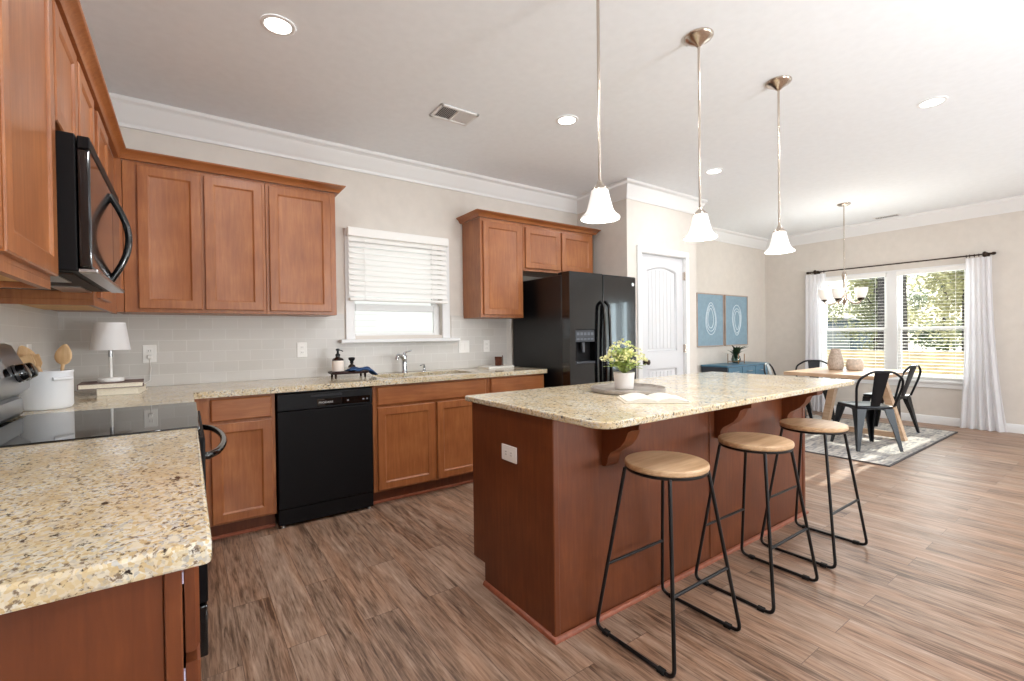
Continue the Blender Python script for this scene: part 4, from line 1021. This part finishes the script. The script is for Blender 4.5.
# console, art, plant on console
cs = thing('console_table', (6.6, 3.65, 0), 'teal blue console with drawers against the dining wall', 'console')
QX0, QX1, QY0, QY1 = 6.05, 7.17, 3.46, 3.85
MB().box(QX0-.012, QX1+.012, QY0-.012, QY1, .742, .766, .004).build('top', CONSOLEBLUE, cs)
MB().box(QX0, QX0+.02, QY0, QY1-.002, .32, .742).box(QX1-.02, QX1, QY0, QY1-.002, .32, .742).box(QX0+.02, QX1-.02, QY0+.01, QY1-.002, .32, .742).build('body', CONSOLEDARK, cs)
for i in range(3):
    a = QX0+.02+(QX1-QX0-.04)*i/3; b_ = QX0+.02+(QX1-QX0-.04)*(i+1)/3
    for z0, z1 in ((.545, .735), (.335, .53)):
        d = MB().box(a+.006, b_-.006, QY0-.008, QY0+.0095, z0, z1, .003).build('drawer', CONSOLEBLUE, cs)
        MB().tube(fillet([((a+b_)/2-.06, QY0-.008, (z0+z1)/2+.03), ((a+b_)/2-.06, QY0-.028, (z0+z1)/2+.03), ((a+b_)/2+.06, QY0-.028, (z0+z1)/2+.03), ((a+b_)/2+.06, QY0-.008, (z0+z1)/2+.03)], .01, 3), .005, 8).build('pull', STEEL, d)
for x in (QX0+.03, QX1-.03):
    for y in (QY0+.03, QY1-.04): MB().lathe([(.015, 0), (.024, .32)], (x, y, 0), 12).build('leg', CONSOLEDARK, cs)
def art(x0, x1, label, kind):
    z0, z1 = 1.02, 1.80
    t_ = thing('framed_print', ((x0+x1)/2, YB, z0), label, 'picture', 'blue framed prints')
    y1 = YB-.001; y0 = YB-.03
    mb = MB().box(x0, x0+.016, y0, y1, z0, z1, .002).box(x1-.016, x1, y0, y1, z0, z1, .002).box(x0+.016, x1-.016, y0, y1, z0, z0+.016, .002).box(x0+.016, x1-.016, y0, y1, z1-.016, z1, .002)
    mb.build('frame', ARTFRAME, t_)
    cv = MB().box(x0+.016, x1-.016, y0+.008, y1, z0+.016, z1-.016).build('canvas', ARTBLUE, t_)
    cx_, cz_ = (x0+x1)/2, (z0+z1)/2+.01; mb = MB()
    rnd = random.Random(3 if kind else 5)
    for k in range(3):
        w_ = .145-.028*k+rnd.uniform(-.01, .01); h_ = .235-.045*k; ox = rnd.uniform(-.015, .02); oz = rnd.uniform(-.02, .02)
        pts = []
        for i in range(40):
            a = 2*PI*i/40; sq = 1 - .38*((1+math.sin(a)*(1 if kind == 0 else -1))/2)**2
            pts.append((cx_+ox+w_*math.cos(a)*sq, y0+.0075, cz_+oz+h_*math.sin(a)))
        mb.tube(pts, .0042, 5, closed=True)
    mb.build('line_drawing', ARTWHITE, cv)
art(5.945, 6.635, 'blue print with white loops, the one nearer the pantry door', 0)
art(6.675, 7.33, 'blue print with a white teardrop loop, the one nearer the room corner', 1)
def leaves(mb, rnd, base, n_, spread, hgt, lsize, droop=.3):
    for i in range(n_):
        a = rnd.uniform(0, 2*PI); el = rnd.uniform(.25, 1.0); ln = hgt*rnd.uniform(.6, 1)
        d = Vector((math.cos(a)*spread*(1.1-el*.8), math.sin(a)*spread*(1.1-el*.8), ln*el)); p0 = Vector(base); p1 = p0+d*.55+Vector((0, 0, .02)); p2 = p0+d
        mb.tube([p0, p1, p2], [.002, .0018, .001], 4)
        for q in range(int(5)):
            f = .35+.65*q/4; p = p0.lerp(p1, f*2) if f < .5 else p1.lerp(p2, f*2-1)
            b_ = rnd.uniform(0, 2*PI); u = Vector((math.cos(b_), math.sin(b_), rnd.uniform(-.2, .6))).normalized()*lsize*rnd.uniform(.7, 1.2)
            v = u.cross(Vector((0, 0, 1))).normalized()*lsize*.36
            mb.quad(p, p+u*.5+v+Vector((0, 0, .003)), p+u, p+u*.5-v+Vector((0, 0, .003)))
cp_ = thing('potted_plant', (6.62, 3.65, .766), 'small dark green plant in a glass vase and bronze stand on the console', 'plant', 'potted plants')
MB().lathe([(.03, .006), (.055, .02), (.065, .06), (.055, .1), (.045, .12), (.043, .12), (.052, .098), (.062, .06), (.052, .022)], (6.62, 3.65, .766), 24, cap1=False).build('glass_vase', CLEARGLASS, cp_)
mb = MB()
for sx in (-1, 1):
    for sy in (-1, 1): mb.tube([(6.62+sx*.08, 3.65+sy*.08, .766), (6.62+sx*.08, 3.65+sy*.08, .91)], .006, 6)
mb.tube([(6.62+sx*.08, 3.65+sy*.08, .80) for sx, sy in ((-1, -1), (1, -1), (1, 1), (-1, 1))], .005, 6, closed=True)
mb.build('stand', plain('brass_stand', (150, 110, 72), .35, .8), cp_)
mb = MB(); rnd = random.Random(4)
for i in range(26):
    a = rnd.uniform(0, 2*PI); r = rnd.uniform(.08, .24); h_ = rnd.uniform(.13, .25)-.25*max(0, r-.18)
    p0 = Vector((6.62, 3.65, .80)); p1 = p0+Vector((math.cos(a)*r*.3, math.sin(a)*r*.3, h_*.8)); p2 = p0+Vector((math.cos(a)*r, math.sin(a)*r, h_))
    w_ = Vector((-math.sin(a), math.cos(a), 0))*.024
    mb.quad(p0, p1+w_, p2, p1-w_)
mb.build('foliage', LEAFDARK, cp_)

# ---------------------------------------------------------------- island still life
TX, TY = 1.925, 1.66
tr = tag(MB().lathe([(.175, 0), (.192, .004), (.196, .02), (.192, .024), (.184, .012), (.17, .009)], (TX, TY, GZ1+.0003), 40).build('round_tray', TRAYGREY), 'weathered round wooden tray on the island', 'tray')
pp = thing('potted_plant', (1.945, 1.69, GZ1+.0098), 'leafy green plant with pale blossoms in a white pot on the island', 'plant', 'potted plants')
pp.location.x -= .012
px_, py_, pz_ = pp.location
MB().lathe([(.046, 0), (.049, .003), (.056, .083), (.057, .09), (.053, .09), (.051, .08)], (px_, py_, pz_), 32).build('pot', MATTEWHITE, pp)
MB().lathe([(.0505, .078), (.03, .082)], (px_, py_, pz_), 20).build('soil', SOIL, pp)
mb = MB(); rnd = random.Random(11); leaves(mb, rnd, (px_, py_, pz_+.082), 60, .125, .175, .03); mb.build('foliage', LEAFY, pp)
mb = MB(); rnd = random.Random(12)
for i in range(150):
    a = rnd.uniform(0, 2*PI); r = .125*math.sqrt(rnd.random()); z = pz_+.13+.13*(1-(r/.14)**2)*rnd.uniform(.35, 1.1)
    p = Vector((px_+r*math.cos(a), py_+r*math.sin(a), z))
    for k in range(4):
        u = Vector((rnd.uniform(-1, 1), rnd.uniform(-1, 1), rnd.uniform(-.2, 1))).normalized()*.014; v = u.cross(Vector((rnd.uniform(-1, 1), .3, .7))).normalized()*.006
        mb.quad(p, p+u*.5+v, p+u, p+u*.5-v)
mb.build('blossoms', LEAFBUD, pp)
bk = thing('open_book', (1.70, 1.34, GZ1), 'open white book lying on the island beside the tray', 'book')
def page_block(side):
    ang = math.radians(-38); u = Vector((math.cos(ang), math.sin(ang), 0)); v = Vector((-u.y, u.x, 0)); o = Vector((1.748, 1.362, GZ1+.0045)); rings = []
    for q in (-.5, .5):
        prof = []
        for i in range(9):
            t_ = i/8; prof.append((side*.135*t_, .004+.014*math.sin(PI*min(1, t_*1.15))**.8 if t_ < .87 else .006))
        ring = [o+u*a+v*(q*.2)+Vector((0, 0, h_)) for a, h_ in prof] + [o+u*a+v*(q*.2) for a, h_ in prof[::-1]]
        rings.append(ring)
    return MB().loft(rings)
page_block(-1).build('pages', LINEN, bk); page_block(1).build('pages', LINEN, bk)
ang = math.radians(-38)
mb = MB().box(-.145, .145, -.105, .105, 0, .0035, .001); bmesh.ops.transform(mb.bm, matrix=Matrix.Translation((1.748, 1.362, GZ1+.0005)) @ Matrix.Rotation(ang, 4, 'Z'), verts=mb.bm.verts)
mb.build('cover', CREAMCOVER, bk)

# ---------------------------------------------------------------- sink wall counter items
fc = thing('faucet', (1.515, 3.745, GZ1), 'chrome single lever faucet behind the sink', 'faucet')
x, y, z = 1.515, 3.745, GZ1
MB().lathe([(.03, 0), (.03, .004), (.025, .010), (.023, .02), (.021, .11), (.023, .135), (.021, .15), (.010, .158)], (x, y, z), 24).build('body', CHROME, fc)
MB().tube(fillet([(x, y, z+.105), (x-.03, y-.03, z+.135), (x-.075, y-.075, z+.155), (x-.10, y-.10, z+.145), (x-.105, y-.105, z+.12)], .03, 5), .0155, 12).build('spout', CHROME, fc)
MB().tube([(x, y, z+.15), (x+.005, y+.005, z+.168), (x+.02, y-.01, z+.178), (x+.06, y-.02, z+.188)], [.014, .013, .007, .006], 10).build('lever', CHROME, fc)
sd = thing('soap_dispenser', (1.70, 3.75, GZ1), 'small chrome soap pump right of the faucet', 'soap dispenser')
MB().lathe([(.02, 0), (.02, .004), (.012, .01), (.010, .04), (.012, .045), (.006, .05), (.006, .062)], (1.70, 3.75, GZ1), 18).build('pump', CHROME, sd)
MB().tube([(1.70, 3.75, GZ1+.06), (1.68, 3.73, GZ1+.064), (1.64, 3.69, GZ1+.058)], [.008, .007, .005], 8).build('spout', CHROME, sd)
# soap tray with bottles and towel
sx, sy = .99, 3.64
ty_ = thing('footed_tray', (sx, sy, GZ1), 'dark plum footed tray holding the soap bottles', 'tray')
MB().loft([[Vector((x, y, GZ1+z)) for x, y in rrect(sx-.10-i_, sx+.16+i_, sy-.075-i_, sy+.075+i_, .03, 5)] for i_, z in ((0, .03), (.008, .034), (.012, .046), (.008, .048), (.0, .04))]).build('dish', PLUM, ty_)
for a in (-.08, .14):
    for b_ in (-.055, .055): MB().lathe([(.007, 0), (.01, .031)], (sx+a, sy+b_, GZ1), 10).build('foot', BRONZE, ty_)
def bottle(x, y, z, r, h, label, pump):
    t_ = thing('soap_bottle', (x, y, z), label, 'bottle', 'soap bottles')
    MB().lathe([(r*.9, 0), (r, .004), (r, h), (r*.85, h+.012), (r*.4, h+.02), (r*.36, h+.032)], (x, y, z), 24).build('bottle_body', BROWNGLASS, t_)
    MB().lathe([(r+.0006, .01), (r+.0006, h-.004)], (x, y, z), 24, cap0=False, cap1=False).build('label', LABELCREAM, t_)
    if pump:
        MB().lathe([(r*.42, h+.03), (r*.42, h+.045), (r*.2, h+.05), (r*.18, h+.07), (r*.34, h+.072), (r*.36, h+.082), (r*.2, h+.088)], (x, y, z), 16).build('pump_head', BLACKMETAL, t_)
        MB().tube([(x, y, z+h+.077), (x+.02, y-.012, z+h+.074), (x+.034, y-.02, z+h+.066)], .004, 6).build('pump_spout', BLACKMETAL, t_)
    else:
        MB().lathe([(r*.5, h+.03), (r*.42, h+.045), (r*.85, h+.058), (r*.9, h+.07), (r*.6, h+.076)], (x, y, z), 16).build('stopper', BLACKMETAL, t_)
    return t_
bottle(.945, 3.655, GZ1+.0405, .043, .095, 'tall brown soap bottle with a cream label and pump', True)
bottle(1.055, 3.675, GZ1+.0405, .029, .036, 'short brown bottle with a dark round stopper', False)
mb = MB(); rnd = random.Random(5); rows, cols = 14, 26; G = []
def tz(u, v):
    e_ = min(1, min(u, 1-u)*5)*min(1, min(v, 1-v)*4)
    return .054+.014*e_*(.7+.3*math.sin(9*v+2*u))+.006*math.sin(14*u+5*v) - .05*max(0, (u-.8)*5)*.8 - .012*max(0, (u-.55))
for i in range(rows+1):
    G.append([Vector((1.0+.205*(j/cols), sy-.115+.135*(i/rows)+.01*math.sin(6*j/cols), GZ1+max(.008, tz(j/cols, i/rows)))) for j in range(cols+1)])
mb.loft([r for r in G], False, False, closed=False)
tw = tag(mb.build('hand_towel', NAVY, None, ang=80), 'folded navy blue hand towel draped over the tray end', 'towel')
md_ = tw.modifiers.new('thickness', 'SOLIDIFY'); md_.thickness = .007; md_.offset = 1
# marble board and amber glass
tag(slab(MB(), rrect(2.285, 2.575, 3.61, 3.82, .008, 3), GZ1+.0003, GZ1+.018, .003).build('marble_board', MARBLE), 'white marble board beside the refrigerator', 'board')
ag = thing('amber_tumbler', (2.455, 3.71, GZ1+.0185), 'small amber glass tumbler on the marble board', 'glass')
MB().lathe([(.03, 0), (.034, .004), (.036, .085), (.034, .085), (.031, .008)], (2.455, 3.71, GZ1+.0185), 24).build('cup', AMBER, ag)
MB().lathe([(.03, .009), (.03, .05)], (2.455, 3.71, GZ1+.0185), 20).build('wax', plain('rust_wax', (96, 52, 40), .5), ag)
tag(MB().tube([(2.49, 3.685, GZ1+.019), (2.498, 3.70, GZ1+.115)], [.006, .005], 8).build('wooden_stirrer', plain('dark_walnut', (84, 60, 46), .5)), 'thin dark wooden stick leaning by the amber tumbler', 'stick')

# lamp on books
def book(x0, x1, y0, y1, z0, z1, rz, cover, label):
    t_ = thing('book', ((x0+x1)/2, (y0+y1)/2, z0), label, 'book', 'books under the lamp')
    mb = MB().box(x0, x1, y0, y1, z0, z0+.003).box(x0, x1, y0, y1, z1-.003, z1).box(x0, x0+.004, y0, y1, z0+.003, z1-.003); mb.build('cover', cover, t_)
    MB().box(x0+.004, x1-.006, y0+.005, y1-.005, z0+.003, z1-.003).build('pages', PAGES, t_)
    t_.rotation_euler = (0, 0, rz); return t_
book(-.40, -.215, 3.40, 3.66, GZ1+.0005, GZ1+.036, math.radians(-5), CREAMCOVER, 'cream book at the bottom of the pair under the lamp')
book(-.50, -.215, 3.44, 3.68, GZ1+.0365, GZ1+.066, math.radians(3), BROWNCOVER, 'brown covered book on top, directly under the lamp')
lp = thing('table_lamp', (-.365, 3.565, GZ1+.0665), 'small white table lamp standing on two books', 'lamp')
lx, ly, lz = lp.location
MB().lathe([(.058, 0), (.06, .003), (.06, .02), (.056, .024)], (lx, ly, lz), 32).build('base', LAMPWHITE, lp)
MB().tube([(lx, ly, lz+.02), (lx, ly, lz+.2)], .0075, 12).build('stem', LAMPWHITE, lp)
MB().tube([(lx, ly, lz+.145), (lx, ly, lz+.21)], .0105, 12).build('socket', STEEL, lp)
MB().lathe([(.093, .185), (.071, .345), (.0695, .345), (.0915, .185)], (lx, ly, lz), 40, cap0=False, cap1=False).build('lamp_shade', SHADEFAB, lp)
MB().tube([(lx+.02, ly+.055, lz+.006), (lx+.03, ly+.135, lz+.005), (lx+.06, ly+.16, GZ1+.02), (lx+.10, ly+.2, GZ1+.006), (-.20, YB-.03, GZ1+.04), (-.195, YB-.022, GZ1+.12), (-.2, YB-.02, 1.11)], .0025, 6).build('power_cord', PLASTIC, lp)
MB().box(-.212, -.188, YB-.04, YB-.0165, 1.098, 1.122, .004).build('plug', PLASTIC, lp)

# crock with wooden utensils
kx, ky = -.525, 2.95
cr = thing('utensil_crock', (kx, ky, GZ1), 'white ceramic crock holding wooden utensils behind the range', 'crock')
MB().lathe([(.082, 0), (.085, .004), (.089, .012), (.089, .160), (.091, .164), (.091, .172), (.085, .172), (.083, .16), (.08, .02)], (kx, ky, GZ1+.0003), 40).build('pot', CERAMIC, cr)
hx = MB()
for sgn in (0,):
    pts = []
    for i in range(11):
        a = math.radians(-68+46*i/10); pts.append((kx+.095*math.cos(a), ky+.095*math.sin(a), GZ1+.137))
    hx.tube(pts, .0085, 8)
hx.build('lug_handle', CERAMIC, cr)
def utensil(name, label, p0, p1, kind, group='wooden utensils'):
    p0, p1 = Vector(p0), Vector(p1); d = (p1-p0); L = d.length; mb = MB()
    mb.tube([(0, 0, 0), (0, 0, L*.5), (0, 0, L*.8)], [.006, .0055, .007], 10)
    if kind == 'spoon':
        rings = []
        for i in range(11):
            t_ = i/10; w_ = .006+.026*math.sin(PI*min(1, t_**.8*.97+.03))**.8; z = L*.78+.095*t_
            if i == 10: w_ = .006
            rings.append([Vector((w_*math.cos(2*PI*j/14), .005*math.sin(2*PI*j/14)-.006*math.sin(PI*t_), z)) for j in range(14)])
        mb.loft(rings)
    else:
        mb.loft([[Vector((-w_, -.003, z)), Vector((w_, -.003, z)), Vector((w_, .003, z)), Vector((-w_, .003, z))] for w_, z in ((.007, L*.76), (.02, L*.84), (.025, L*1.02), (.023, L*1.04))])
    rot = Vector((0, 0, 1)).rotation_difference(d.normalized()).to_matrix().to_4x4()
    yaw_ = Matrix.Rotation(math.radians(-12), 4, 'Z')
    bmesh.ops.transform(mb.bm, matrix=Matrix.Translation(p0) @ rot @ yaw_, verts=mb.bm.verts)
    return tag(mb.build(name, SPOONWOOD), label, 'utensil', group)
zb = GZ1+.025
utensil('wooden_spoon', 'upright wooden spoon with a broad round bowl in the crock', (kx+.035, ky, zb), (kx+.058, ky+.01, 1.16), 'spoon')
utensil('wooden_spatula', 'flat wooden spatula leaning over the crock rim toward the wall', (kx+.03, ky+.02, zb), (kx-.04, ky-.02, 1.15), 'flat')
utensil('wooden_spoon', 'wooden spoon leaning back toward the range panel', (kx+.035, ky+.0, zb), (kx-.072, ky+.03, 1.165), 'spoon')
utensil('wooden_spatula', 'narrow wooden paddle leaning low in the crock behind the spatula', (kx+.03, ky-.03, zb), (kx-.058, ky-.045, 1.15), 'flat')

# ---------------------------------------------------------------- outside the dining window
gd = MB().box(XR+.3, 40, -14, 26, -1.0, -.6).build('lawn', GRASSM); gd['kind'] = 'structure'; gd['label'] = 'dry lawn outside the dining window'; gd['category'] = 'ground'
g2 = MB().box(-8, XR+.3, 4.3, 26, -1.0, -.6).build('ground', plain('grey_paving', (170, 170, 170), .9, noise=.05, nscale=6)); g2['kind'] = 'structure'; g2['label'] = 'ground outside the sink window'; g2['category'] = 'ground'
fn = thing('wooden_fence', (13, 3, -.6), 'tan wooden board fence outside the dining window', 'fence')
mb = MB()
for i in range(9): mb.box(12.98, 13.0, -8, 16, -.58+i*.15, -.435+i*.15, .004)
mb.build('boards', FENCE, fn)
for i in range(11): MB().box(13.0, 13.09, -8+i*2.4, -7.91+i*2.4, -.6, .8).build('post', FENCE, fn)
sh = thing('neighbor_house', (20, 9, -.6), 'blue grey building beyond the fence', 'building', 'houses outside')
MB().box(20, 23, 6.4, 12.5, -.6, 1.62).build('wall', SHEDBLUE, sh)
MB().prism([(6.2, 1.62), (12.7, 1.62), (9.45, 2.0)], 'x', 19.8, 23.2).build('roof', plain('grey_shingles', (120, 124, 132), .9), sh)
MB().box(19.96, 19.999, 6.7, 7.6, -.4, 1.4).build('door', plain('pale_grey_door', (168, 176, 190), .6), sh)
nh = thing('neighbor_house', (1.5, 8, -.6), 'white sided house outside the sink window', 'building', 'houses outside')
MB().box(-5, 7.5, 8, 8.3, -.6, 5.0).build('wall', HOUSEWHITE, nh)
MB().box(.9, 1.9, 7.96, 7.999, .4, 1.1).build('window_panel', plain('grey_window_panel', (180, 186, 194), .3), nh)
def tree(x, y, h, r, lm, label, seed, trunk_r=.09, nleaf=1500, lean=0, tops=.35):
    rnd = random.Random(seed)
    t_ = thing('garden_tree', (x, y, -.6), label, 'tree', 'trees outside the dining window')
    pts = [(x, y, -.62), (x+lean*.3, y+lean*.2, h*.35), (x+lean*.6, y+lean*.6, h*.7), (x+lean, y+lean, h)]
    MB().tube(pts, [trunk_r*1.15, trunk_r, trunk_r*.75, trunk_r*.35], 10).build('trunk', BARK, t_)
    mb = MB()
    for i in range(7):
        a = rnd.uniform(0, 2*PI); z = h*rnd.uniform(.4, .9); L = r*rnd.uniform(.5, .9)
        mb.tube([(x, y, z), (x+math.cos(a)*L*.5, y+math.sin(a)*L*.5, z+L*.25), (x+math.cos(a)*L, y+math.sin(a)*L, z+L*.6)], [trunk_r*.4, trunk_r*.25, .01], 6)
    mb.build('branches', BARK, t_)
    mb = MB(); cl = [(Vector((x, y, 0))+Vector((rnd.gauss(0, r*.42), rnd.gauss(0, r*.42), h*rnd.uniform(tops, 1.05)))) for _ in range(26)]
    for i in range(nleaf):
        p = rnd.choice(cl)+Vector((rnd.gauss(0, r*.2), rnd.gauss(0, r*.2), rnd.gauss(0, r*.18)))
        if p.z < -.3: p.z = -.3
        u = Vector((rnd.uniform(-1, 1), rnd.uniform(-1, 1), rnd.uniform(-1, 1))).normalized()*rnd.uniform(.045, .10)*(1 if x < 20 else 1.7); v = u.cross(Vector((rnd.uniform(-1, 1), rnd.uniform(-1, 1), 1))).normalized()*u.length*.5
        mb.quad(p-u, p+v, p+u, p-v)
    mb.build('foliage', lm, t_)
tree(14.2, 3.86, 8.0, 1.7, LEAVES[2], 'tree with the thick dark trunk behind the window mullion', 1, .28, 260, .2, .88)
for i, (x, y, h, r, l_, lb) in enumerate([
    (16.4, 7.0, 3.6, .9, 1, 'yellow green tree over the blue grey building'),
    (19.0, 5.6, 3.9, 1.0, 0, 'olive tree just beside the thick trunk'),
    (16.2, 2.9, 3.8, 1.0, 1, 'yellow green tree in the middle of the wider window half'),
    (19.6, 2.1, 4.2, .9, 0, 'olive tree beside the curtain in the wider window half'),
    (27.5, 13.2, 6.4, 1.4, 2, 'deep green tree behind the blue grey building'),
    (28.5, 8.6, 6.2, 1.4, 1, 'yellow green tree far behind the thick trunk'),
    (25.5, 5.2, 6.2, 1.4, 2, 'deep green tree far off in the wider window half'),
    (27.0, 2.0, 6.2, 1.4, 0, 'olive tree far off at the flared curtain')]):
    tree(x, y, h, r, LEAVES[l_], lb, 20+i, .1, 4200 if x < 20 else 2600, 0, .5 if i == 0 else .12)
